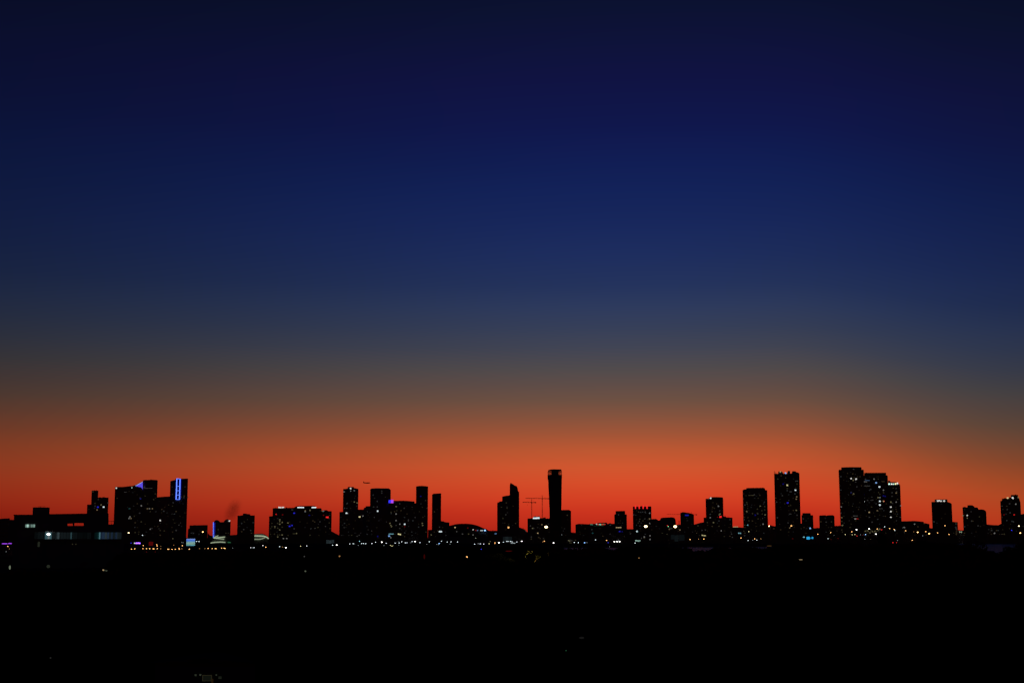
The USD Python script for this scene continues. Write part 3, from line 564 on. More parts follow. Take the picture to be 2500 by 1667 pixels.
# ---------------------------------------------------------------- the nearer flat-roofed building on the left
def near_building():
    Y = 900
    fr = Frame(160, Y); q = fr.q
    t = thing('flat_roofed_building', 'nearer dark flat-roofed building with dim lit window band, at left', 'building', fr.loc, None, fr.rz)
    hole = lambda a, b, c, d: [q(a, c), q(b, c), q(b, d), q(a, d)]
    top = Polygon([q(34, 1290), q(34, 1257), q(80, 1256), q(120, 1254.4), q(205, 1253), q(265, 1252.6), q(265, 1290)], [hole(165, 178, 1277, 1283), hole(181.5, 205, 1275.6, 1282.8)])
    put(t, 'upper_wall', prism(top, 0, 16), 'concrete')
    z290 = q(100, 1290)[1]
    low = Polygon([(q(34, 1290)[0], 0), q(34, 1290.1), q(265, 1290.1), q(265, 1279.6), q(280, 1279), q(288, 1281), q(296, 1287), q(303, 1296), (q(303, 1296)[0], 0)])
    put(t, 'lower_wall', prism(low, .4, 24), 'concrete')
    b = [q(80, 1237.6), q(121, 1237.6)]
    put(t, 'penthouse', MB().box(b[0][0], b[1][0], 3, 13, q(80, 1256)[1] - .3, b[0][1]).out(), 'concrete')
    put(t, 'antenna', MB().bar((q(100, 0)[0] if False else q(98, 1237)[0], 8, b[0][1] - .1), (q(98, 1235)[0], 8, q(98, 1234.6)[1]), .12).bar((q(92, 1236)[0], 8, q(92, 1235.6)[1]), (q(110, 1236)[0], 8, q(110, 1235)[1]), .1).out(), 'steel')
    put(t, 'roof_edge', MB().box(q(34, 1257)[0] - .3, q(79.5, 1256)[0], -.4, 16.3, q(34, 1257)[1] - .1, q(34, 1257)[1] + .35).out(), 'slab_edge')
    put(t, 'balcony', MB().box(q(84, 1297)[0], q(299, 1297)[0], -1.6, .3, q(84, 1316.4)[1] - .4, q(84, 1316.4)[1]).out(), 'slab_edge')
    put(t, 'canopy_edge', MB().box(q(84, 1297)[0], q(299, 1297)[0], -1.6, .3, q(84, 1297)[1], q(84, 1297)[1] + .35).out(), 'slab_edge')
    put(t, 'railing', MB().bar((q(265.5, 1271)[0], 4, q(265, 1271.4)[1]), (q(300, 1271)[0], 4, q(300, 1272.6)[1]), .14).bar((q(272.8, 1271)[0], 4, q(272.8, 1271)[1]), (q(272.8, 1271)[0], 4, q(272.8, 1280)[1]), .08).out(), 'steel')
    rg = random.Random(4)
    lev = {}
    for a, b_, e, c in ((84, 92, .008, 'slate'), (92, 104, .014, 'slate'), (104, 109, .012, 'slate'), (110, 117, .14, 'cyan'), (117, 121, .26, 'cool'), (121, 126, .15, 'cyan'), (126, 138, .022, 'slate'), (139, 145, .075, 'slate'), (145, 148, .02, 'slate'), (148, 160, .024, 'slate'),
                        (160, 172, .022, 'slate'), (172, 175.6, .07, 'cyan'), (175.6, 188, .014, 'slate'), (188, 200, .008, 'slate'), (200, 213, .006, 'slate'), (213, 222, .01, 'slate'), (231, 239, .02, 'teal'), (239, 242, .06, 'teal'), (242, 245, .22, 'cyan'),
                        (245, 250, .05, 'sky'), (250, 256, .065, 'sky'), (256, 261, .05, 'slate'), (261, 266, .06, 'sky'), (266, 271, .035, 'slate'), (271, 276, .045, 'sky'), (276, 281, .025, 'slate'), (281, 286, .045, 'sky'), (286, 291, .035, 'slate'), (291, 297, .025, 'slate')):
        p0, p1 = q(a + .35, 1299), q(b_ - .35, 1315)
        put(t, 'window', MB().box(p0[0], p1[0], .1, .36, p1[1], p0[1]).out(), glow(c, round(e * (.45 if e < .04 else .75), 4)))
    for a in [84 + 7.1 * k for k in range(31)]:
        p = q(a, 1300); put(t, 'mullion', MB().box(p[0] - .06, p[0] + .06, -.05, .1, q(a, 1316)[1], q(a, 1297)[1]).out(), 'dark_cladding')
    p = q(118.4, 1303.4)
    h = trimesh.creation.icosphere(2); h.apply_scale((1.05, .4, .68)); h.apply_translation((p[0], -.9, p[1]))
    put(t, 'balcony_lamp', h, glow('cool', 4.0))
    for a, b_, e in ((62.6, 66, .28), (66.3, 69.6, .6), (70, 72, .14), (73.6, 75, .1), (76, 78.4, .22), (79, 81.6, .16), (82, 85, .3)):
        p0, p1 = q(a, 1279.6), q(b_, 1286.4)
        put(t, 'window', MB().box(p0[0], p1[0], -.25, -.05, p1[1], p0[1]).out(), glow('mint', e))
    for a, b_, y0, y1, c, e in ((92.4, 96.6, 1322, 1334, 'olive', .02), (176, 178, 1326.6, 1329, 'yellow', .03), (184, 186.4, 1327, 1329, 'yellow', .03)):
        p0, p1 = q(a, y0), q(b_, y1)
        put(t, 'window', MB().box(p0[0], p1[0], .1, .36, p1[1], p0[1]).out(), glow(c, e))
    for k in range(9):                          # vertical piers of the lower wall
        p = q(40 + k * 31, 1320); put(t, 'pier', MB().box(p[0] - .5, p[0] + .5, -.2, .4, 0, q(0, 1317.2)[1] - .4).out(), 'pale_render')
near_building()
LB('dark flat building cut by the left edge of the view', 'the building at the left edge', '-40,1267 0,1266 10,1265 24,1264.6 | 24,1268 36,1268.4', '', 2, Y=1500, depth=30, pal='g')

# ---------------------------------------------------------------- cranes
def lattice(m, a, b, w, n, th=1.0):
    a, b = np.asarray(a, float), np.asarray(b, float); d = b - a; ln = np.linalg.norm(d); d /= ln
    u = np.cross(d, [0, 1.0, 0]); u /= np.linalg.norm(u); v = np.cross(d, u)
    cs = [u * sx * w / 2 + v * sy * w / 2 for sx, sy in ((-1, -1), (1, -1), (1, 1), (-1, 1))]
    for c in cs: m.bar(a + c, b + c, .42 * th)
    for k in range(n):
        p, q = a + d * ln * k / n, a + d * ln * (k + 1) / n
        for i in range(4): m.bar(p + cs[i], q + cs[(i + 1) % 4], .24 * th)
    return m
def crane(label, mx, ytop, yjib, xa, xb, ybase, Y, counter):
    base = at(mx, ybase, Y); cx = base[0]
    t = thing('tower_crane', label, 'crane', (cx, Y, 0), 'tower cranes')
    X = lambda px: at(px, yjib, Y)[0] - cx
    Z = lambda py: at(mx, py, Y)[2]
    zj = Z(yjib); th = 1.0 if counter else .5
    put(t, 'mast', lattice(MB(), (0, 0, 0), (0, 0, zj), 2.0, 44, th).out(), 'crane_paint')
    put(t, 'tower_head', lattice(MB(), (0, 0, zj), (0, 0, Z(ytop)), .9, 6, th).out(), 'crane_paint')
    put(t, 'jib', lattice(MB(), (0, 0, zj), (X(xa), 0, zj + .8), 1.3, 24, th).out(), 'crane_paint')
    put(t, 'counter_jib', lattice(MB(), (0, 0, zj - .2), (X(xb), 0, zj - .6), 1.4, 8, th).out(), 'crane_paint')
    w = 2.6 if counter > 0 else 2.0
    put(t, 'counterweight', MB().box(X(xb) - w, X(xb) + w, -1.2, 1.2, zj - 2.2, zj + .9).out(), 'concrete')
    put(t, 'cab', MB().box(-1.5, 1.5, -2.4, -.9, zj - 3.6, zj - .8).out(), 'steel')
    put(t, 'tie_bar', MB().bar((0, 0, Z(ytop)), (X(xa) * .6, 0, zj + .8), .1).bar((0, 0, Z(ytop)), (X(xb) * .8, 0, zj), .1).out(), 'steel')
    put(t, 'hook_block', MB().bar((X(xa) * .5, 0, zj), (X(xa) * .5, 0, zj - 9), .08).box(X(xa) * .5 - .5, X(xa) * .5 + .5, -.4, .4, zj - 10, zj - 9).out(), 'steel')
crane('lower tower crane, left of the two above the unfinished block', 1298, 1218, 1225.7, 1276, 1307, 1262, 4640, 1)
crane('taller tower crane whose counterweight meets the tallest flared tower', 1324, 1209, 1216.3, 1283, 1339, 1262, 4660, 1)
crane('faint tower crane whose jib crosses behind the slanted block', 1688, 1249.5, 1255.4, 1628, 1700, 1270, 4900, 0)

# ---------------------------------------------------------------- aeroplane
def airliner():
    Y = 7000; x, _, z = at(895.5, 1178.3, Y)
    t = thing('airliner', 'small airliner climbing away above the chamfered-roof tower', 'aeroplane', (x, Y, z))
    s = wide(17.4, Y) / 2
    prof = np.array([(0.0, -1), (.035, -.97), (.06, -.8), (.075, -.55), (.08, -.1), (.08, .6), (.07, .82), (.045, .95), (0, 1)]) * s * np.array([1.6, 1])
    m = trimesh.creation.revolve(prof, sections=16); m.apply_transform(trimesh.transformations.rotation_matrix(math.pi / 2, [0, 1, 0]))
    put(t, 'fuselage', m, 'aircraft_skin', smooth=40)
    fin = Polygon([(-.98, .06), (-1.02, .42), (-.9, .42), (-.66, .08)])
    put(t, 'tail_fin', prism(Polygon([(a * s, b * s) for a, b in fin.exterior.coords[:-1]]), -.25, .25), 'aircraft_skin')
    for sgn in (-1, 1):
        def wing(root_x, chord, tipx, tipc, span, dz, th, zr):
            v = [(root_x, 0, zr), (root_x + chord, 0, zr), (tipx + tipc, sgn * span, zr + dz), (tipx, sgn * span, zr + dz)]
            v = np.array([(a * s, b * s, c * s) for a, b, c in v]); w = np.vstack([v + [0, 0, th], v - [0, 0, th]])
            return w, np.array([[0, 1, 2], [0, 2, 3], [4, 6, 5], [4, 7, 6], [0, 4, 5], [0, 5, 1], [1, 5, 6], [1, 6, 2], [2, 6, 7], [2, 7, 3], [3, 7, 4], [3, 4, 0]])
        put(t, 'wing', wing(-.12, .36, -.32, .12, .95, .09, .25, -.06), 'aircraft_skin')
        put(t, 'tailplane', wing(-.95, .2, -1.0, .09, .36, .03, .15, .06), 'aircraft_skin')
        e = trimesh.creation.cylinder(.06 * s, .26 * s, sections=12); e.apply_transform(trimesh.transformations.rotation_matrix(math.pi / 2, [0, 1, 0])); e.apply_translation((.1 * s, sgn * .33 * s, -.13 * s))
        put(t, 'engine', e, 'aircraft_skin')
airliner()

# ---------------------------------------------------------------- lamps
# colour code: colour, head size in photograph pixels, strength, words
LAMP = {'O': ('orange', 3.6, 5.5, 'large orange'), 'o': ('orange', 2.5, 2.5, 'orange'), 'p': ('orange', 1.6, .8, 'faint orange'), 'W': ('white', 3.4, 5, 'large white'), 'w': ('cool', 2.1, 2.6, 'white'), 'v': ('cool', 1.5, .7, 'faint white'),
        'F': ('warm', 8.2, 5, 'brilliant warm white'), 'Y': ('warm', 3.6, 5, 'large yellow'), 'y': ('yellow', 2.0, 1.6, 'yellow'), 'z': ('yellow', 1.6, .4, 'faint yellow'), 'B': ('sky', 2.6, 3, 'blue-white'), 'b': ('blue', 2, 2, 'blue'), 'r': ('red', 2.2, 1.5, 'red'), 'q': ('red', 1.6, .35, 'faint red'), 'c': ('cyan', 2, 1.6, 'cyan'), 'g': ('green', 2.6, 1.3, 'green')}
lamps = ('O:495,1298 Y:314,1300 o:321,1339.6;329,1339;349,1338.6;357.6,1338.6;365.4,1338.6;374,1339;376,1338.8;384,1338.6;412,1340;420,1340;428,1340;438,1340;437,1338;350,1331;382.6,1329;383.6,1332;445,1331.4;462,1340;508,1338;518,1338.4;525.6,1338.4;527.4,1338.6;541,1337.4;547,1337.4;549.4,1338;410,1340;19,1333 '
         'p:392,1339;424,1330;393,1333;487,1338.6;500,1338.4;23,1339;444,1338.6 v:15,1346;462.6,1338;443,1323;447,1324 w:348,1306;480,1321;486,1321 z:422,1314 q:357.6,1346.6;379,1346.4 b:320,1325 '
         'w:612,1336;620,1336;642,1331;749,1332 v:616,1336.2;568,1337 o:649,1335 W:698,1336 w:682.6,1333.6 y:734,1332.4 p:690,1334.6 w:812,1330 W:822,1329.8 '
         'w:854,1327;862,1326.6;883,1326;887.6,1326;893,1326.4;908,1326;916.4,1322.8;943,1325.4;965,1324.8;974.6,1324.6;980.4,1321.8;989.4,1324.4;993.4,1324.2;1006,1321.4;1025.4,1324;1048,1321.6;1078,1320.4;1092,1322.6;1101,1322.2;1117,1322.2 W:932,1322.6;1013.4,1321.2 B:1072,1325.8 y:953,1330.6;957,1332 z:960,1331 v:865,1326.8;973,1322;875,1330.4;1099,1327.6;1003,1324;974,1330;937,1331 c:878,1320.6 v:1042,1328;1066,1328;1070,1328.4 '
         'w:1159,1327.4;1173,1327;1181,1327.2;1218,1323.6;1229,1322.6;1237,1320.8;1240.4,1321;1246,1321;1250,1321.8;1262,1322.4 v:1167,1326;1169,1326.4;1161,1313 y:1194,1326.6 o:1208.6,1324.4;1329,1320.4 W:1273.6,1320.6;1218,1324 b:1175,1340 z:1197,1321;1162,1313 p:1208,1327;1325,1322 '
         'F:1333.4,1286 W:1351.6,1324.6 w:1402,1323.6;1412.4,1324.2;1454,1317.2 B:1427,1324 v:1433,1323.6;1488,1333.4;1372,1304.6 z:1391,1320;1388,1319 o:1481,1318.4 b:1485,1324 W:1500,1321.6;1506.6,1321.4;1512.6,1321.4 v:1510,1318 '
         'F:1576.6,1284.4;1648.4,1284.8 g:1631.6,1284.6 r:1629.4,1282 w:1550.6,1325 o:1684.6,1316.2;1718.4,1315 p:1705.4,1315.2 o:1809,1312.6;1842.4,1314.6 w:1826.4,1318.4;1847.6,1317.8 p:1857.6,1314.6 v:1837.6,1318 y:1828,1297 q:1935,1314;1751.6,1261.6 Y:1878,1283.6 '
         'o:1996.6,1303.4;2028,1299.4 w:2022,1314.2 v:2036.4,1306.6 q:2029,1316;2046,1313.6 W:2091,1292.4;2122,1290.4;2138.4,1303 o:2079.6,1297.4;2141.6,1290.6;2172,1289.4;2183,1291.6 w:2159.6,1285.4;2184.6,1294 B:2113,1304 y:2087,1304;2063.4,1304;2080.6,1304.6 v:2100.6,1304.6;2205,1287;2252.8,1307 r:2092,1307.6;2152.4,1292.4 q:2106,1305.4 z:2125.6,1315.8;2124,1300 v:2111,1315.6 '
         'O:2240.4,1298.8;2268.4,1302 o:2211,1295;2260,1297;2289,1300;2227,1318;2307,1282.6;2317,1303.8 p:2230.6,1297.4 r:2180,1324;2188.8,1324 v:2191.4,1318.4 '
         'o:2410.6,1310.8;2466.6,1308 O:2478.4,1307.6;2491,1300.6 Y:2487.4,1283.6 B:2422.4,1313.4;2433.6,1313.4 r:2432,1310.6 p:2436,1310.6 b:2470,1294 W:2359.4,1315.2 w:2361.4,1321.2')
ORD = ['first', 'second', 'third', 'fourth', 'fifth', 'sixth', 'seventh', 'eighth', 'ninth', 'tenth', 'eleventh', 'twelfth', 'thirteenth', 'fourteenth', 'fifteenth']
def lamp_place(px, py):
    if px < 40: Y = 1350.0
    elif py < 1307: Y = 1650.0 if py < 1300 else 1250.0     # tall masts on the near side of the bay
    elif py < 1316: Y = 3000.0
    else:
        Y = 11.0 * F / (py - HORIZON)
        Y = min(max(Y, 900), 4440.0)
    from shapely.geometry import Point
    for _ in range(60):
        x, _, z = at(px, py, Y)
        if z > 2.5 and not bay.contains(Point(x, Y)): break
        Y = Y - 40 if Y < 2900 else Y + 45
    if z <= 2.5:
        Y = 1700.0; x, _, z = at(px, py, Y)
    return x, Y, z
rows = []
for item in lamps.split():
    code, rest = item.split(':')
    for q in rest.split(';'):
        px, py = map(float, q.split(',')); rows.append((px, py, code))
rows.sort()
def ref_of(px):
    best = min(REFS, key=lambda r: (0 if r[0] - 2 <= px <= r[1] + 2 else min(abs(px - r[0]), abs(px - r[1])), r[1] - r[0]))
    return best[2]
fam = {}
for px, py, code in rows: fam.setdefault((LAMP[code][3], ref_of(px)), []).append((px, py))
protos, LIT = {}, []
def lamp_mesh(kind, h, s, e, colour, label, loc, group):
    key = (kind, round(h), s, e, colour)
    h = float(max(2, round(h)))
    if key in protos: return copy(protos[key], loc, label, 'lamp', group)
    t = thing(kind, label, 'lamp', loc, group)
    protos[key] = t
    arm = max(1.2, s * .9)
    pole = MB().bar((arm, .6, 0), (arm, .6, h + s * .35), .22 if h > 15 else .14, .1, 6)
    put(t, 'pole', pole.out(), 'lamp_post')
    put(t, 'arm', MB().bar((arm, .6, h + s * .3), (0, 0, h + s * .42), .09).out(), 'lamp_post')
    m = trimesh.creation.icosphere(1); m.apply_scale((s / 2, s / 2, s * .36)); m.apply_translation((0, 0, h))
    put(t, 'lamp_head', m, glow(colour, round(e * (.7 if colour in ('white', 'cool') else .9), 3)))
    return t
for px, py, code in rows:
    colour, s, e, words = LAMP[code]
    x, Y, z = lamp_place(px, py)
    ref = ref_of(px); same = sorted(fam[(words, ref)])
    place = 'in front of' if py < 1300 else 'below'
    label = f'{words} lamp {place} {ref}'
    if len(same) > 1:
        k = same.index((px, py)); label += f', {ORD[min(k, 14)]} from left'
    kind = 'mast_lamp' if py < 1307 else 'street_lamp'
    h = float(max(2, round(z)))
    LIT.append((px, py, Y, 1.0))
    lamp_mesh(kind, z, round(wide(s, Y), 1), e, colour, label, (x, Y, z - h), 'lamps along the waterfront')

# ---------------------------------------------------------------- causeway at the right with cars
def causeway():
    Y = 4415
    x0, x1 = at(2340, 1320, Y)[0], at(2560, 1320, Y)[0]; cx = (x0 + x1) / 2
    t = thing('causeway_bridge', 'low dark causeway bridge carrying cars across the far end of the water', 'bridge', (cx, Y, 0))
    put(t, 'deck', MB().box(x0 - cx, x1 - cx, -5, 5, 4.0, 5.0).out(), 'concrete')
    for s in (-5.2, 5.0): put(t, 'parapet', MB().box(x0 - cx, x1 - cx, s, s + .2, 4.6, 5.6).out(), 'concrete')
    k = x0 - cx + 8
    while k < x1 - cx:
        put(t, 'pier', MB().box(k - .8, k + .8, -3.5, 3.5, -.5, 4.0).out(), 'concrete'); k += 22
    return Y
CY = causeway()
def car(px, label, lightc, e, rz):
    x = at(px, 1320, CY)[0]
    t = thing('car', label, 'car', (x, CY - 2.2, 5.0), 'cars on the causeway', rz)
    side = Polygon([(-2.2, .35), (-2.25, .8), (-1.9, 1.0), (-1.3, 1.08), (-.7, 1.5), (.8, 1.52), (1.5, 1.05), (2.2, .95), (2.3, .5), (2.2, .35)])
    put(t, 'body', prism(side, -.88, .88), 'car_paint')
    for sx in (-1.4, 1.4):
        for sy in (-.8, .8):
            w = trimesh.creation.cylinder(.34, .22, sections=14); w.apply_transform(trimesh.transformations.rotation_matrix(math.pi / 2, [1, 0, 0])); w.apply_translation((sx, sy, .34))
            put(t, 'wheel', w, 'rubber')
    for sy in (-.62, .62):
        put(t, 'tail_light', MB().box(-2.33, -2.22, sy - .28, sy + .28, .7, .98).out(), glow('red', e if lightc == 'red' else .1))
        put(t, 'headlight', MB().box(2.22, 2.36, sy - .26, sy + .26, .6, .84).out(), glow('cool', e if lightc != 'red' else .1))
for px, lab, c, e, rz in ((2367.4, 'oncoming car with white headlights on the causeway bridge', 'cool', 160, -90), (2371.6, 'car with red tail lights just right of the oncoming headlights', 'red', 160, 90),
                          (2386.4, 'second car with red tail lights from the left on the bridge', 'red', 90, 90), (2403, 'third car with faint red tail lights on the bridge', 'red', 40, 90)):
    car(px, lab, c, e, rz)

# ---------------------------------------------------------------- smoke
def smoke():
    Y = 5400
    x, _, z = at(568, 1246, Y)
    m = trimesh.creation.icosphere(4); v = np.array(m.vertices)
    s = wide(1, Y)
    v = v * [38 * s, 34 * s, 46 * s]
    v[:, 0] += v[:, 2] * .22
    m = trimesh.Trimesh(v, m.faces, process=False)
    MATS['smoke'] = usdkit.material(stage, L + 'smoke_air', {
        "g": ("geometry", {}), "sub": ("vector_math", {"math_type": "subtract", "vector2": (x, Y, z)}), "sh": ("separate_xyz", {}),
        "sx": ("math", {"math_type": "multiply_add", "value2": -.3}), "cx": ("combine_xyz", {}),
        "sc": ("vector_math", {"math_type": "multiply", "vector2": (1 / (24 * s), 1 / (24 * s), 1 / (36 * s))}),
        "len": ("vector_math", {"math_type": "length"}), "fall": ("map_range", {"range_type": "smoothstep", "from_min": 1.0, "from_max": .1, "to_min": 0., "to_max": 1.}),
        "n": ("noise_texture", {"scale": .035, "detail": 3.0}), "nr": ("map_range", {"from_min": .3, "from_max": .7, "to_min": .6, "to_max": 1.2}),
        "d": ("math", {"math_type": "multiply"}), "d2": ("math", {"math_type": "multiply", "value2": .015}),
        "v": ("principled_volume", {"color": (.05, .045, .04), "anisotropy": .2})},
        [("g.position", "sub.vector1"), ("sub.vector", "sh.vector"), ("sh.z", "sx.value1"), ("sh.x", "sx.value3"), ("sx.value", "cx.x"), ("sh.y", "cx.y"), ("sh.z", "cx.z"),
         ("cx.vector", "sc.vector1"), ("sc.vector", "len.vector1"), ("len.value", "fall.value"), ("g.position", "n.vector"), ("n.fac", "nr.value"),
         ("fall.result", "d.value1"), ("nr.result", "d.value2"), ("d.value", "d2.value1"), ("d2.value", "v.density")], volume="v.volume")
    m.apply_translation((x, Y, z))
    put('/World', 'smoke', m, 'smoke'); tag('/World/smoke', 'small dark smudge of smoke drifting beside the arched-roof block', 'smoke', kind='stuff')
smoke()

# ---------------------------------------------------------------- trees
def crown_mesh(seed, r, h, leaves, leaf):
    """Leaf-sized faces in lumpy clumps through a crown of radius r and height h, centred at the origin."""
    g = np.random.default_rng(seed)
    k = 26
    d = g.normal(size=(k, 3)); d /= np.linalg.norm(d, axis=1)[:, None]
    c = d * g.uniform(.35, .85, (k, 1)) * [r, r, h / 2]
    rad = g.uniform(.22, .42, k) * r
    i = g.integers(0, k, leaves)
    p = g.normal(size=(leaves, 3)); p /= np.linalg.norm(p, axis=1)[:, None]
    p = c[i] + p * (rad[i] * g.uniform(.5, 1.0, leaves) ** .5)[:, None] * [1, 1, .8]
    a = g.normal(size=(leaves, 3)); a /= np.linalg.norm(a, axis=1)[:, None]
    b = np.cross(a, g.normal(size=(leaves, 3))); b /= np.linalg.norm(b, axis=1)[:, None]
    p *= np.array([r, r, h / 2]) / np.percentile(np.abs(p), 99.5, axis=0)
    s = leaf * g.uniform(.6, 1.3, (leaves, 1))
    v = np.stack([p - a * s, p + b * s * .55, p + a * s, p - b * s * .55], 1).reshape(-1, 3)
    q = np.arange(leaves)[:, None] * 4
    f = np.vstack([q + [0, 1, 2], q + [0, 2, 3]])
    return v, f
def trunk_mesh(h, r, seed, spread):
    g = np.random.default_rng(seed); m = MB()
    m.bar((0, 0, 0), (.1, 0, h), r, r * .6, 8)
    for k in range(6):
        a = k * 1.05 + g.uniform(0, .5)
        z = h * g.uniform(.75, 1.0)
        m.bar((0, 0, z), (math.cos(a) * spread * .6, math.sin(a) * spread * .6, z + spread * g.uniform(.4, .9)), r * .5, r * .15, 5)
    return m.out()
FORE = LIT     # lit spots low in the picture: keep their line of sight free of leaves  (px, py, Y, half width px)
def tree(label, px, ytop, Y, r, h, seed, leaves=5000, group='trees against the water'):
    x, _, ztop = at(px, ytop, Y)
    t = thing('tree', label, 'tree', (x, Y, 0), group)
    v, f = crown_mesh(seed, r, h, leaves, .42)
    put(t, 'crown', (v + [0, 0, ztop - h / 2], f), f'leaf_{seed % 3}')
    put(t, 'trunk', trunk_mesh(max(1.5, ztop - h * .85), .35, seed, r), 'bark')
tree('broad dark tree whose right side slopes down to the inlet', 2352, 1324, 420, 8.2, 12, 1, 9000)
tree('dark tree left of the sloping tree at the inlet', 2268, 1321, 470, 7.6, 11, 2, 8000)
tree('lower dark tree at the tip of the inlet of water', 2400, 1347, 400, 5.2, 9, 3, 6000)
tree('dark tree at the right edge overhanging the inlet', 2507, 1317, 430, 6.4, 12, 4, 8000)
tree('small dark tree right of the inlet, below the edge tree', 2466, 1338, 450, 4.6, 9, 5, 5000)
tree('lowest dark bush-like tree closing the near end of the inlet', 2432, 1360, 390, 4.4, 8, 6, 4000)
tree('small rounded dark tree in front of the middle cluster tower', 2155, 1296, 1150, 5.5, 11, 7, 4000)
tree('round dark tree backlit by an orange lamp', 1296, 1351, 620, 1.9, 4.4, 8, 5200)
tree('wider tree behind the round tree, its leaves glowing orange around it', 1294, 1347, 629, 5.2, 7.5, 9, 5200)

# ---------------------------------------------------------------- faint lights among the near trees
def fore_lamp(label, px, py, Y, c, e, w, h, cat='lamp'):
    x, _, z = at(px, py, Y)
    t = thing('garden_lamp', label, cat, (x, Y, 0), 'faint lights among the near trees')
    ww, hh = wide(w, Y) / 2, wide(h, Y) / 2
    m = trimesh.creation.icosphere(2); m.apply_scale((ww, min(ww, hh), hh)); m.apply_translation((0, 0, z))
    put(t, 'lamp_globe', m, glow(c, e), smooth=True)
    put(t, 'pole', MB().bar((0, 0, 0), (0, 0, max(.3, z - hh)), .08, .06, 6).out(), 'lamp_post')
    FORE.append((px, py, Y, w / 2 + 4))
fore_lamp('faint tall yellowish lamp low at the far left', 24, 1384.6, 520, 'olive', .16, 4.6, 10)
fore_lamp('very faint olive lamp below the flat-roofed building', 118, 1382, 500, 'olive', .022, 8, 8)
fore_lamp('warm white lamp with a dim smear below the flat-roofed building', 252, 1391, 480, 'warm', .3, 5, 4)
fore_lamp('dim olive smear of light right of the warm white lamp', 258, 1392.6, 478, 'olive', .05, 9, 4)
fore_lamp('dim orange lamp in the dark below the small-crowned tower', 829, 1357, 700, 'orange', .3, 4, 3.4)
fore_lamp('very faint grey lamp in the dark left of the orange one', 743, 1357.6, 700, 'white', .05, 3.4, 3)
fore_lamp('faint olive lamp lower in the dark below the wide block', 745.6, 1393.6, 520, 'olive', .09, 4.4, 4)
fore_lamp('bright orange lamp in the dark below the domed hall', 1140, 1358.6, 700, 'orange', 1.4, 4, 3.6)
fore_lamp('tiny orange lamp in the dark below the red-columned tower', 1560, 1361.4, 640, 'orange', .22, 4, 3)
fore_lamp('reddish streak of light in the dark below the jagged-roof tower', 1955, 1365.4, 620, 'warm', .22, 9, 2.4)
fore_lamp('faint dark red streak below the violet-box tower', 1036, 1358, 720, 'red', .03, 4, 12)
fore_lamp('tiny yellow-green lamp lower centre in the darkness', 1382, 1587, 195, 'green', .05, 3, 3)
fore_lamp('faint grey streak lower centre in the darkness', 1420, 1556, 210, 'white', .008, 12, 5)
fore_lamp('dim yellow lamp near the bottom edge', 568.6, 1645.6, 176, 'yellow', .09, 8, 6)
fore_lamp('dull red bar of light below the spiked stepped tower', 1242, 1344.6, 780, 'red', .045, 17, 2.4)
fore_lamp('faint dull red bar below the yellow-windowed tower', 1878, 1332, 900, 'orange', .05, 12, 2.6)
fore_lamp('faint grey speck at lower left of the darkness', 123.4, 1605, 186, 'white', .015, 4, 4)
# the lamp behind the backlit tree
x, _, z = at(1293, 1359, 623.2)
t = thing('street_lamp', 'orange street lamp hidden behind the round backlit tree', 'lamp', (x, 623.2, 0))
m = trimesh.creation.icosphere(2); m.apply_scale((.5, .5, .4)); m.apply_translation((0, 0, z)); put(t, 'lamp_head', m, glow('orange', 380), smooth=True)
put(t, 'pole', MB().bar((0, 0, 0), (0, 0, z - .4), .1, .08, 6).out(), 'lamp_post')
FORE.append((1295, 1360, 618, 30)); FORE.append((1275, 1362, 618, 14))
# the house at the bottom edge with a faintly lit window
def house():
    Y = 172; cx = at(520, 1650, Y)[0]
    t = thing('house', 'dark house at the bottom edge with a faintly outlined window', 'house', (cx, Y, 0))
    put(t, 'wall', MB().box(-7, 5, 0, 9, 0, 3.2).out(), 'dark_cladding')
    roof = Polygon([(-7.6, 3.2), (-1, 3.9), (5.6, 3.2)])
    put(t, 'roof', prism(roof, -.5, 9.5), 'roofing')
    def fr(px0, px1, py0, py1, mat, d, nm):
        a, b = at(px0, py0, Y), at(px1, py1, Y)
        put(t, nm, MB().box(a[0] - cx, b[0] - cx, -.12 - d, -.02 - d, b[2], a[2]).out(), mat)
    fr(496, 516, 1648, 1660, glow('olive', .006), 0, 'window')
    for a in ((494.6, 496, 1646.6, 1661.4), (516, 517.2, 1646.6, 1661.4), (496, 516, 1646.6, 1648), (496, 516, 1660, 1661.4)): fr(*a, glow('yellow', .018), .02, 'window_frame')
    fr(516.8, 521, 1656, 1666.5, glow('orange', .014), .05, 'door')
    for a, e in (((476, 480, 1644.6, 1649), .028), ((487.6, 491.4, 1644, 1648), .035), ((527, 530, 1644.6, 1648), .025), ((534, 541, 1650, 1656), .012)): fr(*a, glow('olive', e), .03, 'window')
    FORE.append((508, 1655, Y, 45))
house()

# ---------------------------------------------------------------- the dark mass of trees in the foreground
TOPS = [(-400, 1398), (0, 1398), (290, 1396), (315, 1349), (560, 1344), (700, 1342), (760, 1338), (860, 1334), (1000, 1332), (1200, 1333), (1280, 1334), (1370, 1337), (1378, 1343), (1392, 1352), (1402, 1341), (1435, 1340), (1442, 1334), (1470, 1335), (1476, 1342), (1508, 1342), (1514, 1334), (1540, 1333), (1660, 1335), (1668, 1346), (1690, 1344), (1712, 1350), (1730, 1346), (1744, 1336), (1764, 1336), (1770, 1344), (1785, 1346), (1792, 1336), (1826, 1334), (1832, 1341), (1850, 1338), (1866, 1341), (1888, 1341), (1896, 1330), (2000, 1327),
        (2085, 1327), (2092, 1336), (2122, 1336), (2128, 1327), (2140, 1326), (2210, 1324), (2300, 1326), (2345, 1330), (2372, 1338), (2400, 1352), (2430, 1366), (2450, 1352), (2480, 1340), (2900, 1330)]
txs, tys = np.array([a for a, b in TOPS]), np.array([b for a, b in TOPS])
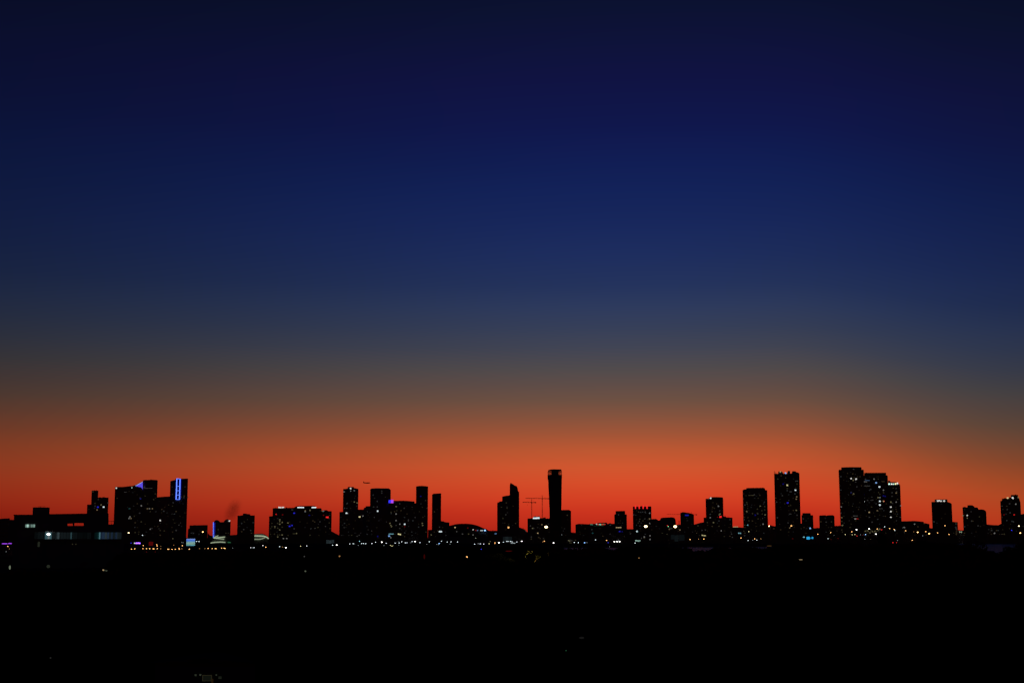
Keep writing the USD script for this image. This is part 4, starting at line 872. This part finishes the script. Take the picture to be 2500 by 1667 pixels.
from shapely.geometry import Point
from shapely.prepared import prep
wet = prep(bay.buffer(4))
G = np.random.default_rng(21)
FA = np.array(FORE, float)
scope = '/World/tree_canopy'
PI = UsdGeom.PointInstancer.Define(stage, scope)
tag(scope, 'dense dark mass of tree crowns filling the whole foreground', 'trees', kind='stuff')
pr = []
for k in range(4):
    v, f = crown_mesh(100 + k, 5.0, 7.0, 1500, .55)
    tv, tf = trunk_mesh(5.0, .3, 50 + k, 4.0)
    o = usdkit.mesh(stage, f'{scope}/prototypes/crown_{k + 1:03d}', (v + [0, 0, -3.5], f), MATS[f'leaf_{k % 3}'])
    pr.append(o.GetPath())
pos, sca, idx, rot = [], [], [], []
Y = 172.0
while Y < 3000:
    sp = 6.5 + Y * .0066
    half = .43 * Y + 20
    for X in np.arange(-half, half, sp):
        x, y = X + G.uniform(-.4, .4) * sp, Y + G.uniform(-.4, .4) * sp
        pxc = 1250 + x / y * F * 1.0
        top = float(np.interp(pxc, txs, tys)) + abs(G.normal()) * 3 + (G.random() < .3) * 6
        top += 5 * (meshkit.noise((pxc / 26, y / 90, 3)) - .35) + 6 * max(0, meshkit.noise((pxc / 70, 1, y / 300)) - .5)
        hi = EYE - (top - HORIZON) * y / F
        hi = min(hi, G.uniform(8.5, 15.5))
        if hi < 2.2 or (pxc < 312 and 840 < y < 960): continue
        if wet.contains(Point(x, y)): continue
        s = min(hi / 7.0, 1.5) * G.uniform(.85, 1.05)
        rpx = 5.4 * s * F / y
        tpx = HORIZON - (hi - EYE) * F / y
        if ((y - 6 < FA[:, 2]) & (abs(pxc - FA[:, 0]) < rpx + FA[:, 3]) & (tpx < FA[:, 1] + 5)).any(): continue
        pos.append((x, y, hi)); sca.append((s, s, min(s, hi / 7.0))); idx.append(int(G.integers(0, 4)))
        a = G.uniform(0, math.pi); rot.append((math.cos(a), 0, 0, math.sin(a)))
    Y += sp
PI.CreatePrototypesRel().SetTargets(pr)
PI.CreatePositionsAttr(Vt.Vec3fArray.FromNumpy(np.array(pos, np.float32)))
PI.CreateScalesAttr(Vt.Vec3fArray.FromNumpy(np.array(sca, np.float32)))
PI.CreateProtoIndicesAttr(Vt.IntArray(idx))
PI.CreateOrientationsAttr(Vt.QuathArray([Gf.Quath(*map(float, r)) for r in rot]))
